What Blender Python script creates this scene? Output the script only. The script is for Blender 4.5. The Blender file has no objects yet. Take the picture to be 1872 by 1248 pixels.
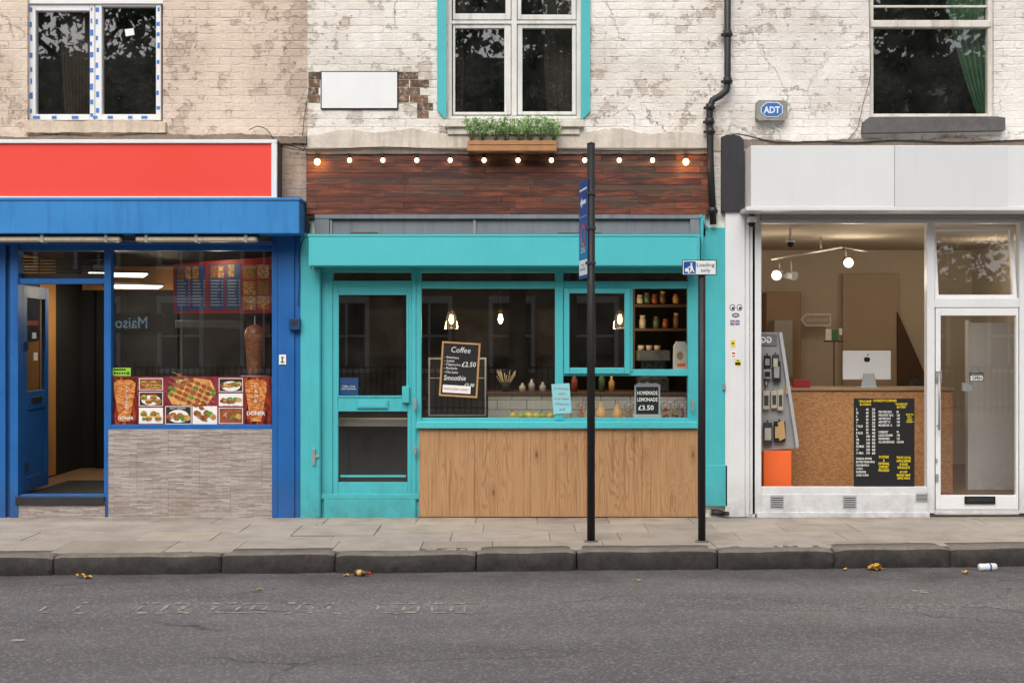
import bpy, bmesh, math, random
from mathutils import Vector, Matrix
random.seed(7)
R=random.Random(11)
scene=bpy.context.scene
COL=scene.collection
D0=12.0;F=2280.0;CZ=1.69
def S(y): return (D0+y)/F
def X(px,y=0.0): return (px-936)*S(y)
def Z(py,y=0.0): return CZ+(624-py)*S(y)
ORG={}
# ------------------------------------------------------------------ mesh builder
class B:
    def __init__(s): s.bm=bmesh.new(); s.m=0; s.M=None; s.sm=False
    def v(s,p):
        p=Vector(p)
        if s.M is not None: p=s.M@p
        return s.bm.verts.new(p)
    def f(s,vs):
        try:
            f=s.bm.faces.new(vs); f.material_index=s.m; f.smooth=s.sm; return f
        except ValueError: return None
    def face(s,pts): s.f([s.v(p) for p in pts]); return s
    def box(s,x0,x1,y0,y1,z0,z1,bv=.002):
        lo=[min(x0,x1),min(y0,y1),min(z0,z1)]; hi=[max(x0,x1),max(y0,y1),max(z0,z1)]
        bv=min(bv,.3*min(hi[i]-lo[i] for i in range(3)))
        vs={}
        for c in [(i,j,k) for i in (0,1) for j in (0,1) for k in (0,1)]:
            for a in range(3):
                p=[]
                for ax in range(3):
                    e=hi[ax] if c[ax] else lo[ax]
                    if ax!=a: e+= -bv if c[ax] else bv
                    p.append(e)
                vs[c,a]=s.v(p)
        def cc(a,sa,b,sb,d,sd):
            t=[0,0,0]; t[a]=sa;t[b]=sb;t[d]=sd; return tuple(t)
        for a in range(3):
            b,d=[q for q in range(3) if q!=a]
            for sa in (0,1):
                s.f([vs[cc(a,sa,b,i,d,j),a] for i,j in ((0,0),(0,1),(1,1),(1,0))])
        for a,b,d in ((0,1,2),(0,2,1),(1,2,0)):
            for sa in (0,1):
                for sb in (0,1):
                    c0=cc(a,sa,b,sb,d,0);c1=cc(a,sa,b,sb,d,1)
                    s.f([vs[c0,a],vs[c1,a],vs[c1,b],vs[c0,b]])
        for c in [(i,j,k) for i in (0,1) for j in (0,1) for k in (0,1)]:
            s.f([vs[c,0],vs[c,1],vs[c,2]])
        return s
    def pb(s,a,b,c,d,y0,y1,bv=.002):
        return s.box(X(a,y0),X(c,y0),y0,y1,Z(d,y0),Z(b,y0),bv)
    def rects(s,L,y0,y1,bv=.003):
        for k,r in enumerate(L): s.pb(*r,y0+.0013*k,y1+.0017*k,bv)
        return s
    def frame(s,o,i,y0,y1,bv=.003):
        s.pb(o[0],o[1],i[0],o[3],y0,y1,bv); s.pb(i[2],o[1],o[2],o[3],y0,y1,bv)
        s.pb(i[0],o[1],i[2],i[1],y0+.002,y1,bv); s.pb(i[0],i[3],i[2],o[3],y0+.002,y1,bv); return s
    def sheet(s,a,b,c,d,y):
        return s.face([(X(a,y),y,Z(d,y)),(X(c,y),y,Z(d,y)),(X(c,y),y,Z(b,y)),(X(a,y),y,Z(b,y))])
    def prism(s,pts,y0,y1):
        f=[s.v((x,y0,z)) for x,z in pts]; k=[s.v((x,y1,z)) for x,z in pts]
        s.f(f); s.f(k[::-1]); n=len(pts)
        for i in range(n): s.f([f[i],f[(i+1)%n],k[(i+1)%n],k[i]])
        return s
    def pprism(s,pts,y0,y1): return s.prism([(X(a,y0),Z(b,y0)) for a,b in pts],y0,y1)
    def disc(s,cx,cz,rx,rz,y,n=20,a0=0):
        s.face([(cx+rx*math.cos(a0+2*math.pi*i/n),y,cz+rz*math.sin(a0+2*math.pi*i/n)) for i in range(n)]); return s
    def pdisc(s,px,py,rx,rz,y,n=20,a0=0): return s.disc(X(px,y),Z(py,y),rx*S(y),rz*S(y),y,n,a0)
    def tube(s,pts,r,seg=8):
        pts=[Vector(p) for p in pts]; n=len(pts)
        rr=r if isinstance(r,(list,tuple)) else [r]*n
        rings=[];o=s.sm;s.sm=True
        for i,p in enumerate(pts):
            t=(pts[min(i+1,n-1)]-pts[max(i-1,0)]).normalized()
            ref=Vector((0,1,0)) if abs(t.y)<.8 else Vector((1,0,0))
            u=t.cross(ref).normalized(); w=t.cross(u)
            rings.append([s.v(p+rr[i]*(math.cos(2*math.pi*k/seg)*u+math.sin(2*math.pi*k/seg)*w)) for k in range(seg)])
        for i in range(n-1):
            for k in range(seg): s.f([rings[i][k],rings[i][(k+1)%seg],rings[i+1][(k+1)%seg],rings[i+1][k]])
        s.sm=o
        s.f(rings[0][::-1]); s.f(rings[-1]); return s
    def lathe(s,prof,c,seg=20,sx=1,sy=1):
        o=s.sm;s.sm=True;rings=[]
        for r,z in prof:
            rings.append([s.v((c[0]+sx*r*math.cos(2*math.pi*k/seg),c[1]+sy*r*math.sin(2*math.pi*k/seg),c[2]+z)) for k in range(seg)])
        for i in range(len(rings)-1):
            for k in range(seg): s.f([rings[i][k],rings[i][(k+1)%seg],rings[i+1][(k+1)%seg],rings[i+1][k]])
        if prof[0][0]>0: s.f(rings[0][::-1])
        if prof[-1][0]>0: s.f(rings[-1])
        s.sm=o; return s
    def ball(s,c,r,seg=12,n=8,sc=(1,1,1)):
        prof=[(max(1e-4,r*math.sin(math.pi*i/n)),-r*sc[2]*math.cos(math.pi*i/n)) for i in range(n+1)]
        return s.lathe(prof,c,seg,sc[0],sc[1])
def obj(name,b,mats,parent=None,org=None,recalc=True):
    if recalc: bmesh.ops.recalc_face_normals(b.bm,faces=b.bm.faces)
    me=bpy.data.meshes.new(name)
    if parent is not None: o0=ORG[parent.name]
    elif org is not None: o0=Vector(org)
    else:
        cs=[v.co for v in b.bm.verts]
        o0=Vector(((min(c.x for c in cs)+max(c.x for c in cs))/2,(min(c.y for c in cs)+max(c.y for c in cs))/2,min(c.z for c in cs)))
    for v in b.bm.verts: v.co-=o0
    b.bm.to_mesh(me); b.bm.free()
    if not isinstance(mats,(list,tuple)): mats=[mats]
    for m in mats: me.materials.append(m)
    ob=bpy.data.objects.new(name,me); COL.objects.link(ob)
    if parent is not None: ob.parent=parent
    else: ob.location=o0
    ORG[ob.name]=o0
    return ob
def tag(o,label,cat,group=None,kind=None):
    if label: o['label']=label
    if cat: o['category']=cat
    if group: o['group']=group
    if kind: o['kind']=kind
    return o
def thing(name,label,cat,loc,group=None):
    o=bpy.data.objects.new(name,None); COL.objects.link(o); o.location=loc; o.empty_display_size=.1
    ORG[o.name]=Vector(loc); return tag(o,label,cat,group)
def struct(name,b,mats,org=(0,0,0)):
    o=obj(name,b,mats,org=org); o['kind']='structure'; return o
def text(s,px,py,h,y,mat,parent,name='lettering',align='LEFT',wpx=None,rot=0,shear=0,M=None,sp=1.0,size=None,bold=0,mirror=False):
    cu=bpy.data.curves.new('t','FONT'); cu.body=s; cu.size=1; cu.align_x=align; cu.shear=shear; cu.resolution_u=2; cu.space_line=sp; cu.offset=bold
    ob=bpy.data.objects.new('t',cu); COL.objects.link(ob)
    bpy.context.view_layer.update()
    me=bpy.data.meshes.new_from_object(ob); bpy.data.objects.remove(ob)
    xs=[v.co.x for v in me.vertices]; ys=[v.co.y for v in me.vertices]
    k=h*(S(y) if M is None else 1)/.72
    w=max(xs)-min(xs); kx=k
    if wpx: kx=wpx*(S(y) if M is None else 1)/w
    cy=(max(ys)+min(ys))/2
    cx={'LEFT':min(xs),'CENTER':(max(xs)+min(xs))/2,'RIGHT':max(xs)}[align]
    b=B(); c,sn=math.cos(rot),math.sin(rot)
    o=Vector((X(px,y),y,Z(py,y))) if M is None else None
    vs=[]
    for v in me.vertices:
        a=(v.co.x-cx)*kx*(-1 if mirror else 1); d=(v.co.y-cy)*k
        a,d=a*c-d*sn,a*sn+d*c
        if M is None: vs.append(b.bm.verts.new(o+Vector((a,0,d))))
        else: vs.append(b.bm.verts.new(M@Vector((px+a,y,py+d))))
    for p in me.polygons:
        try: b.bm.faces.new([vs[i] for i in p.vertices])
        except ValueError: pass
    bpy.data.meshes.remove(me)
    return obj(name,b,mat,parent,recalc=False)
# ------------------------------------------------------------------ materials
def sr(r,g,b):
    f=lambda c:((c/255+.055)/1.055)**2.4 if c/255>.04045 else c/255/12.92
    return (f(r),f(g),f(b),1)
class NT:
    def __init__(s,name):
        s.mat=bpy.data.materials.new(name); s.mat.use_nodes=True; s.t=s.mat.node_tree; s.bs=s.t.nodes['Principled BSDF']; s.out=s.t.nodes['Material Output']
        s.geo=s.t.nodes.new('ShaderNodeNewGeometry'); s.pos=s.geo.outputs['Position']
    def n(s,ty,ins={},**at):
        nd=s.t.nodes.new(ty)
        for k,v in at.items(): setattr(nd,k,v)
        for k,v in ins.items(): s.set(nd.inputs[k],v)
        return nd
    def set(s,sock,v):
        if isinstance(v,bpy.types.NodeSocket): s.t.links.new(v,sock)
        else: sock.default_value=v
    def math(s,op,a,b=0,clamp=False):
        return s.n('ShaderNodeMath',{0:a,1:b},operation=op,use_clamp=clamp).outputs[0]
    def scale(s,v,sc):
        return s.n('ShaderNodeVectorMath',{0:v,1:sc},operation='MULTIPLY').outputs[0]
    def noise(s,sc,det=4,rough=.55,vec=None,dist=0):
        return s.n('ShaderNodeTexNoise',{'Vector':vec or s.pos,'Scale':sc,'Detail':det,'Roughness':rough,'Distortion':dist}).outputs['Fac']
    def rng(s,v,a,b,c=0,d=1):
        return s.n('ShaderNodeMapRange',{0:v,1:a,2:b,3:c,4:d}).outputs[0]
    def mix(s,f,a,b,bt='MIX'):
        nd=s.t.nodes.new('ShaderNodeMix'); nd.data_type='RGBA'; nd.blend_type=bt
        s.set(nd.inputs[0],f); s.set(nd.inputs[6],a); s.set(nd.inputs[7],b); return nd.outputs[2]
    def ramp(s,v,st):
        nd=s.n('ShaderNodeValToRGB',{0:v}); e=nd.color_ramp.elements
        while len(e)<len(st): e.new(.5)
        for i,(p,c) in enumerate(st): e[i].position=p; e[i].color=c
        return nd.outputs[0]
    def bump(s,h,st,dist=.01,prev=None):
        i={'Height':h,'Strength':st,'Distance':dist}
        if prev is not None: i['Normal']=prev
        return s.n('ShaderNodeBump',i).outputs[0]
    def fin(s,col,rough=.6,nrm=None,metal=0,spec=None):
        s.set(s.bs.inputs['Base Color'],col); s.set(s.bs.inputs['Roughness'],rough); s.set(s.bs.inputs['Metallic'],metal)
        if nrm is not None: s.set(s.bs.inputs['Normal'],nrm)
        if spec is not None: s.bs.inputs['Specular IOR Level'].default_value=spec
        return s.mat
def mk(name,col,rough=.6,var=.12,sc=2.5,bump=.15,bs=60,streak=0,scol=None,grime=0,metal=0,spec=None,chips=0,ccol=None):
    t=NT(name); c=col if len(col)==4 else sr(*col)
    n1=t.noise(sc,6,.6); n2=t.noise(bs,3)
    v=t.math('MULTIPLY',t.rng(n1,.25,.75,1-var,1+var),t.rng(n2,.2,.8,1-var*.5,1+var*.5))
    cc=t.n('ShaderNodeVectorMath',{0:c[:3],3:v},operation='SCALE').outputs[0]
    if streak:
        st=t.noise(1,5,.65,t.scale(t.pos,(14,14,1.1)))
        m=t.math('MULTIPLY',t.rng(st,.5,.78),streak)
        cc=t.mix(m,cc,scol or sr(90,80,70))
    if chips:
        cn=t.noise(9,8,.75); m=t.math('MULTIPLY',t.rng(cn,.66,.7),chips); cc=t.mix(m,cc,ccol or sr(120,110,100))
    if grime:
        z=t.n('ShaderNodeSeparateXYZ',{0:t.pos}).outputs[2]
        g=t.math('MULTIPLY',t.rng(z,.0,.45,1,0),t.rng(t.noise(7,6,.7),.3,.7),True)
        cc=t.mix(t.math('MULTIPLY',g,grime),cc,sr(70,62,55))
    rr=t.rng(n1,.3,.7,max(.02,rough-.08),min(1,rough+.1))
    nb=t.bump(t.math('ADD',n2,t.math('MULTIPLY',n1,.8)),bump,.004)
    return t.fin(cc,rr,nb,metal,spec)
def mk_brick(name,col,dirt,peel,grey=.3,seed=0.,crack=.5,mcol=.14,mb=.5,stain=.3):
    t=NT(name)
    xyz=t.n('ShaderNodeSeparateXYZ',{0:t.pos})
    v=t.n('ShaderNodeCombineXYZ',{0:t.math('ADD',xyz.outputs[0],xyz.outputs[1]),1:xyz.outputs[2],2:seed}).outputs[0]
    dn=t.n('ShaderNodeTexNoise',{'Vector':v,'Scale':7,'Detail':6,'Roughness':.7}).outputs['Color']
    d=t.n('ShaderNodeVectorMath',{0:t.n('ShaderNodeVectorMath',{0:dn,1:(.5,.5,.5)},operation='SUBTRACT').outputs[0],1:(.07,.034,0)},operation='MULTIPLY').outputs[0]
    v2=t.n('ShaderNodeVectorMath',{0:v,1:d},operation='ADD').outputs[0]
    bk=t.n('ShaderNodeTexBrick',{'Vector':v2,'Color1':(0,0,0,1),'Color2':(1,1,1,1),'Mortar':(.5,.5,.5,1),'Scale':1,'Mortar Size':.008,'Mortar Smooth':1.0,'Brick Width':.225,'Row Height':.075})
    bk.offset=.5
    n1=t.noise(1.3,7,.62,v); n2=t.noise(30,6,.65,v); n3=t.noise(4.5,8,.7,v); n4=t.noise(13,5,.6,v); n5=t.noise(.8,6,.6,t.scale(v,(1,1.6,1)))
    mort=t.math('MULTIPLY',bk.outputs['Fac'],t.rng(n3,.4,.64,.08,1)); rnd=t.n('ShaderNodeSeparateColor',{0:bk.outputs['Color']}).outputs[0]
    base=t.mix(t.rng(n1,.4,.7),col,dirt)
    base=t.mix(t.math('MULTIPLY',t.rng(n5,.48,.66),stain),base,sr(172,160,146))
    base=t.mix(t.math('MULTIPLY',mort,mcol),base,t.mix(.45,dirt,sr(110,88,72)))  # joint darkening stands in for weak relief shading as well as dirt
    base=t.mix(t.math('MULTIPLY',t.rng(n2,.52,.72),.26),base,dirt)
    base=t.mix(t.math('MULTIPLY',t.rng(rnd,.6,1),.12),base,dirt)
    pn=t.math('ADD',t.math('MULTIPLY',n3,.7),t.math('MULTIPLY',n1,.35))
    pm=t.rng(pn,.585,.605)
    base=t.mix(t.math('MULTIPLY',pm,grey),base,peel)
    pe=t.math('MULTIPLY',t.rng(pn,.572,.585),t.rng(pn,.605,.59))
    base=t.mix(t.math('MULTIPLY',pe,grey*.6),base,sr(140,120,104))
    pm2=t.math('MULTIPLY',t.rng(n4,.64,.67),t.rng(n1,.42,.56))
    base=t.mix(t.math('MULTIPLY',pm2,min(1,grey*1.4)),base,sr(124,98,80))
    vv=t.n('ShaderNodeVectorMath',{0:v,1:t.n('ShaderNodeVectorMath',{0:dn,1:(.25,.25,0)},operation='MULTIPLY').outputs[0]},operation='ADD').outputs[0]
    vo=t.n('ShaderNodeTexVoronoi',{'Vector':vv,'Scale':1.5},feature='DISTANCE_TO_EDGE').outputs['Distance']
    cm=t.math('MULTIPLY',t.rng(vo,.0,.007,1,0),t.rng(t.noise(1.1,3,.5,v),.5,.58))
    base=t.mix(t.math('MULTIPLY',cm,crack),base,sr(105,80,62))
    st=t.noise(1,5,.6,t.scale(t.pos,(9,9,.7)))
    base=t.mix(t.math('MULTIPLY',t.rng(st,.5,.76),.4),base,dirt)
    h=t.math('ADD',t.math('ADD',t.math('MULTIPLY',n2,.4),t.math('MULTIPLY',n4,.8)),t.math('MULTIPLY',rnd,.14))
    h=t.math('SUBTRACT',h,t.math('MULTIPLY',mort,mb))
    h=t.math('SUBTRACT',h,t.math('MULTIPLY',t.math('ADD',pm,pm2),.25)); h=t.math('SUBTRACT',h,t.math('MULTIPLY',cm,.5))
    nb=t.bump(h,.75,.02)
    nb=t.bump(t.noise(140,3,.6,v),.25,.004,nb)
    return t.fin(base,.75,nb)
def mk_glass(name,tint=.92,f0=.1,dust=.03,wob=.0):
    t=NT(name); t.t.nodes.remove(t.bs)
    dt=t.math('ABSOLUTE',t.n('ShaderNodeVectorMath',{0:t.geo.outputs['Normal'],1:t.geo.outputs['Incoming']},operation='DOT_PRODUCT').outputs['Value'])
    fr=t.math('ADD',t.math('MULTIPLY',t.math('POWER',t.math('SUBTRACT',1,dt,True),5),1-f0),f0,True)
    tr=t.n('ShaderNodeBsdfTransparent',{0:(tint,tint*1.0,tint*.985,1)}).outputs[0]
    gl=t.n('ShaderNodeBsdfGlossy',{0:(1,1,1,1),'Roughness':.012})
    if wob: 
        nb=t.bump(t.noise(1.1,1),wob,.012); t.set(gl.inputs['Normal'],nb)
    df=t.n('ShaderNodeBsdfDiffuse',{0:(.55,.55,.52,1)}).outputs[0]
    m1=t.n('ShaderNodeMixShader',{0:fr,1:tr,2:gl.outputs[0]}).outputs[0]
    dm=t.math('MULTIPLY',t.rng(t.noise(3,8,.7),.35,.8),dust)
    m2=t.n('ShaderNodeMixShader',{0:dm,1:m1,2:df}).outputs[0]
    t.t.links.new(m2,t.out.inputs[0]); return t.mat
def mk_emit(name,col,st):
    t=NT(name); t.bs.inputs['Base Color'].default_value=col; t.bs.inputs['Emission Color'].default_value=col; t.bs.inputs['Emission Strength'].default_value=st; return t.mat
def mk_food(name,cols,sc=40,st=(1,1,1)):
    t=NT(name); p=t.scale(t.pos,st); vo=t.n('ShaderNodeTexVoronoi',{'Vector':p,'Scale':sc})
    g=t.n('ShaderNodeSeparateColor',{0:vo.outputs['Color']}).outputs[0]
    k=len(cols); c=t.ramp(t.math('ADD',t.math('MULTIPLY',g,.7),t.math('MULTIPLY',t.noise(sc*1.5,4,.6,p),.35)),[(i/max(1,k-1)*.8+.1,sr(*q)) for i,q in enumerate(cols)])
    return t.fin(c,.4)
WHITE_BR=mk_brick('white_painted_brick',sr(243,239,232),sr(218,208,195),sr(190,174,156),.55,0,.8)
CREAM_BR=mk_brick('beige_painted_brick',sr(228,210,193),sr(204,184,166),sr(180,156,140),.5,3.3,.25,stain=.25)
GREY_BR=mk_brick('pale_grey_painted_brick',sr(238,234,228),sr(214,206,197),sr(186,170,155),.5,7.7,.5)
DIRT_BR=mk_brick('stained_brick',sr(176,160,146),sr(128,112,98),sr(76,64,56),.8,5.1,.5,.4)
RAWB=NT('bare_brown_brick')
_ri=RAWB.n('ShaderNodeNewGeometry').outputs['Random Per Island']
RAWB=RAWB.fin(RAWB.mix(RAWB.rng(RAWB.noise(18,7,.75),.5,.66),RAWB.ramp(_ri,[(0,sr(84,64,50)),(.5,sr(124,96,74)),(1,sr(80,66,54))]),sr(190,174,156)),.9,RAWB.bump(RAWB.noise(50),.7,.01))
RENDER=mk('rough_render',(212,202,188),.85,.2,3,1,22,.6,sr(140,124,110),chips=.6,ccol=sr(130,112,98))
CORN=mk('dirty_cornice',(126,113,102),.85,.35,5,.8,30,.4,sr(66,56,50),chips=.5,ccol=sr(190,180,170))
SILLW=mk('flaking_white_sill',(222,216,205),.8,.15,6,.6,40,.4,chips=.5,ccol=sr(130,118,104))
UPVC=mk('white_upvc',(234,235,235),.35,.04,3,.03,30)
OLDW=mk('weathered_white_wood',(222,222,217),.6,.1,5,.4,45,.5,sr(140,132,120),chips=.5,ccol=sr(135,120,104))
TAPEB=mk('blue_tape',(70,124,200),.4,.1)
BLUE=mk('blue_paint',(20,98,170),.5,.16,2.2,.2,70,.35,sr(10,64,124),grime=.6)
BLUEF=mk('blue_fascia_paint',(46,132,200),.5,.12,1.6,.2,50,.65,sr(26,94,160),chips=.35,ccol=sr(24,90,150))
DBLUE=mk('dark_blue_paint',(10,62,112),.5,.15,3,.2,60,grime=.5)
TURQ=mk('turquoise_paint',(74,184,191),.5,.08,1.8,.2,50,.3,sr(56,152,158),grime=.5)
TURQF=mk('turquoise_fascia_paint',(80,192,199),.45,.05,1.2,.12,40,.18,sr(58,166,172))
GREYB=mk('grey_blue_metal',(122,132,140),.65,.15,3,.2,50,.6,sr(84,90,94))
WPAINT=mk('white_paint',(228,229,230),.45,.05,2,.08,40,.15,sr(190,186,180),grime=.5)
WFASC=mk('grey_white_fascia',(224,225,225),.4,.025,1.2,.05,30,.15,sr(200,198,194))
WFASC2=mk('grey_white_fascia_panel',(216,218,219),.4,.025,1.2,.05,30,.15,sr(196,194,190))
CHAR=mk('charcoal_paint',(46,46,50),.7,.25,5,.6,35,.3,sr(80,76,72))
RED=mk('red_panel',(240,70,54),.45,.015,.8,.01,20)
METAL=mk('grey_metal',(170,170,168),.4,.1,6,.1,50,metal=.4)
DMET=mk('dark_metal',(54,54,56),.5,.2,6,.2,50,metal=.3)
BLACK=mk('black_paint',(24,24,26),.6,.25,9,.25,60,.3,sr(60,58,56))
BLACKM=mk('black_matt',(17,17,19),.7,.15)
PIPE=mk('black_pipe_paint',(34,35,38),.5,.25,9,.4,45,.4,sr(84,82,80))
BOARD=mk('chalk_black',(24,25,25),.7,.2,6,.1,50)
CHALK=mk('chalk_white',(246,246,240),.8,.06)
PAPER=mk('white_paper',(240,240,236),.7,.03)
NAVY=mk('sign_blue',(24,82,160),.35,.04)
SIGNW=mk('sign_white',(236,238,238),.35,.03,3,.05,30,.12,sr(190,186,180))
SIGNR=mk('sign_red',(196,34,38),.35,.04)
YEL=mk('yellow_print',(238,212,40),.5,.04)
GREENS=mk('green_sticker',(150,205,60),.5,.04)
ORANGE=mk('orange_laminate',(246,110,50),.45,.05)
PLASTG=mk('grey_plastic',(172,174,176),.45,.08)
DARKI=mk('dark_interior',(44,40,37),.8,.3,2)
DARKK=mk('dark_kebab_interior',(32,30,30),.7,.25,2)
AMBER=mk('amber_wall_panel',(188,134,70),.5,.15,2,.1,30)
WOODI=mk('wood_brown_floor',(132,100,70),.6,.25,4)
CREAMI=mk('cream_plaster',(204,192,174),.8,.05,1.5,.05,30)
CEILI=mk('ceiling_plaster',(176,166,152),.85,.05)
BROWNI=mk('brown_board',(158,130,100),.7,.1,3)
DBROWN=mk('dark_brown_board',(86,64,48),.7,.15,3)
GL=mk_glass('shop_glass',.9,.15,.04)
GLD=mk_glass('dim_door_glass',.45,.12,.04)
GLU=mk_glass('old_window_glass',.8,.2,.05,.12)
BULB=mk_emit('bulb_glow',(1,.66,.3,1),12)
BULBW=mk_emit('bulb_glow_pale',(1,.8,.5,1),5)
BULBO=mk_emit('bulb_glow_orange',(1,.48,.13,1),9)
PANELL=mk_emit('light_panel',(1,.93,.8,1),5)
SPOTL=mk_emit('spot_glow',(1,.85,.6,1),16)
STRIPL=mk('cream_diffuser',(200,188,164),.4,.1,5,.05,20,.5,sr(120,102,82))
def leafmat(name,a,b):
    t=NT(name); ri=t.n('ShaderNodeNewGeometry').outputs['Random Per Island']
    c=t.mix(ri,a,b); t.fin(c,.6)
    tl=t.n('ShaderNodeBsdfTranslucent',{0:c}).outputs[0]
    m=t.n('ShaderNodeMixShader',{0:.35,1:t.bs.outputs[0],2:tl}).outputs[0]; t.t.links.new(m,t.out.inputs[0]); return t.mat
LEAF=leafmat('planter_leaf',sr(186,214,150),sr(112,160,88))
LEAFP=leafmat('pale_bud',sr(236,236,222),sr(222,214,224))
LEAFT=leafmat('tree_leaf',sr(66,88,44),sr(38,58,30))
BARK=mk('bark',(88,78,66),.9,.3,6,.8,20)
def planks():
    t=NT('reclaimed_planks'); g=t.n('ShaderNodeNewGeometry').outputs['Random Per Island']
    off=t.n('ShaderNodeCombineXYZ',{0:t.math('MULTIPLY',g,37),1:0,2:t.math('MULTIPLY',g,91)}).outputs[0]
    p=t.n('ShaderNodeVectorMath',{0:t.pos,1:off},operation='ADD').outputs[0]
    gr=t.noise(1,8,.72,t.scale(p,(3,20,95)),.7); bl=t.noise(1,6,.7,t.scale(p,(2.6,5,16)))
    c=t.ramp(g,[(0,sr(62,32,26)),(.18,sr(108,50,34)),(.34,sr(76,40,32)),(.5,sr(134,70,42)),(.66,sr(88,38,30)),(.8,sr(112,60,42)),(.9,sr(98,74,58)),(1,sr(66,48,42))])
    c=t.mix(t.rng(gr,.38,.6),t.mix(.3,sr(34,20,18),c),c)
    c=t.mix(t.math('MULTIPLY',t.rng(bl,.5,.68),.75),c,sr(164,86,50))
    c=t.mix(t.math('MULTIPLY',t.rng(t.noise(1,6,.75,t.scale(p,(5,5,26))),.5,.66),.7),c,sr(42,28,26))
    c=t.mix(t.math('MULTIPLY',t.rng(t.noise(1,6,.8,t.scale(p,(9,5,60))),.6,.7),.35),c,sr(150,118,92))
    return t.fin(c,.55,t.bump(gr,.5,.006))
PLANK=planks()
def oak():
    t=NT('oak_laminate'); g=t.n('ShaderNodeNewGeometry').outputs['Random Per Island']
    off=t.n('ShaderNodeCombineXYZ',{0:t.math('MULTIPLY',g,31),1:0,2:t.math('MULTIPLY',g,57)}).outputs[0]
    p=t.n('ShaderNodeVectorMath',{0:t.pos,1:off},operation='ADD').outputs[0]
    vo=t.n('ShaderNodeTexVoronoi',{'Vector':t.scale(p,(5.2,1,1.9)),'Scale':1})
    sel=t.rng(t.n('ShaderNodeSeparateColor',{0:vo.outputs['Color']}).outputs[0],.38,.42)
    warp=t.math('ADD',t.noise(1,2,.4,t.scale(p,(5,1,.6))),t.math('MULTIPLY',t.math('MULTIPLY',t.rng(vo.outputs['Distance'],0,.45,1,0),sel),.16))
    ring=t.n('ShaderNodeMath',{0:t.math('MULTIPLY',warp,170)},operation='SINE').outputs[0]
    fine=t.noise(1,7,.7,t.scale(p,(190,20,3)))
    med=t.noise(1,5,.6,t.scale(p,(30,5,.9)))
    c=t.ramp(med,[(.3,sr(168,126,86)),(.5,sr(190,148,106)),(.7,sr(156,114,76))])
    c=t.mix(t.math('MULTIPLY',t.math('MULTIPLY',t.rng(ring,.1,1),t.rng(t.noise(1,2,.5,t.scale(p,(2.4,1,.8))),.42,.56,.25,1)),.4),c,sr(124,84,52))
    c=t.mix(t.math('MULTIPLY',t.rng(fine,.48,.72),.55),c,sr(130,92,60))
    c=t.mix(t.math('MULTIPLY',t.math('MULTIPLY',t.rng(vo.outputs['Distance'],.03,.08,1,0),sel),.85),c,sr(76,50,34))
    c=t.mix(t.math('MULTIPLY',t.math('MULTIPLY',t.rng(vo.outputs['Distance'],.08,.24,1,0),sel),.4),c,sr(128,88,56))
    return t.fin(c,.5,t.bump(fine,.12,.003))
OAK=oak()
def ledge():
    t=NT('ledgestone_tile'); xyz=t.n('ShaderNodeSeparateXYZ',{0:t.pos})
    v=t.n('ShaderNodeCombineXYZ',{0:xyz.outputs[0],1:xyz.outputs[2],2:0}).outputs[0]
    bk=t.n('ShaderNodeTexBrick',{'Vector':v,'Color1':(0,0,0,1),'Color2':(1,1,1,1),'Mortar':(0,0,0,1),'Scale':1,'Mortar Size':.0012,'Mortar Smooth':.3,'Brick Width':.15,'Row Height':.0125})
    r=t.n('ShaderNodeSeparateColor',{0:bk.outputs['Color']}).outputs[0]
    n=t.noise(1,6,.65,t.scale(t.pos,(14,14,110)))
    c=t.ramp(t.math('ADD',t.math('MULTIPLY',r,.3),t.math('MULTIPLY',n,.72)),[(.2,sr(118,104,96)),(.42,sr(168,156,148)),(.6,sr(194,185,178)),(.85,sr(220,213,206))])
    c=t.mix(t.math('MULTIPLY',bk.outputs['Fac'],.5),c,sr(100,88,82))
    b2=t.n('ShaderNodeTexBrick',{'Vector':v,'Scale':1,'Mortar Size':.002,'Brick Width':.6,'Row Height':.3})
    c=t.mix(t.math('MULTIPLY',b2.outputs['Fac'],.6),c,sr(100,92,86))
    c=t.mix(t.math('MULTIPLY',t.rng(t.noise(3,5),.45,.72),.4),c,sr(150,126,106))
    return t.fin(c,.7,t.bump(t.math('SUBTRACT',t.math('ADD',r,n),bk.outputs['Fac']),.7,.009))
LEDGE=ledge()
def osb():
    t=NT('osb_board'); 
    d=t.n('ShaderNodeTexVoronoi',{'Vector':t.scale(t.pos,(30,30,46)),'Scale':1.6,'Randomness':1},distance='CHEBYCHEV')
    g=t.n('ShaderNodeSeparateColor',{0:d.outputs['Color']}).outputs[0]
    c=t.ramp(t.math('ADD',t.math('MULTIPLY',g,.5),t.math('MULTIPLY',t.noise(40,5),.6)),[(.15,sr(150,102,62)),(.5,sr(176,126,80)),(.85,sr(198,148,100))])
    return t.fin(c,.6,t.bump(g,.2,.004))
OSB=osb()
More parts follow.
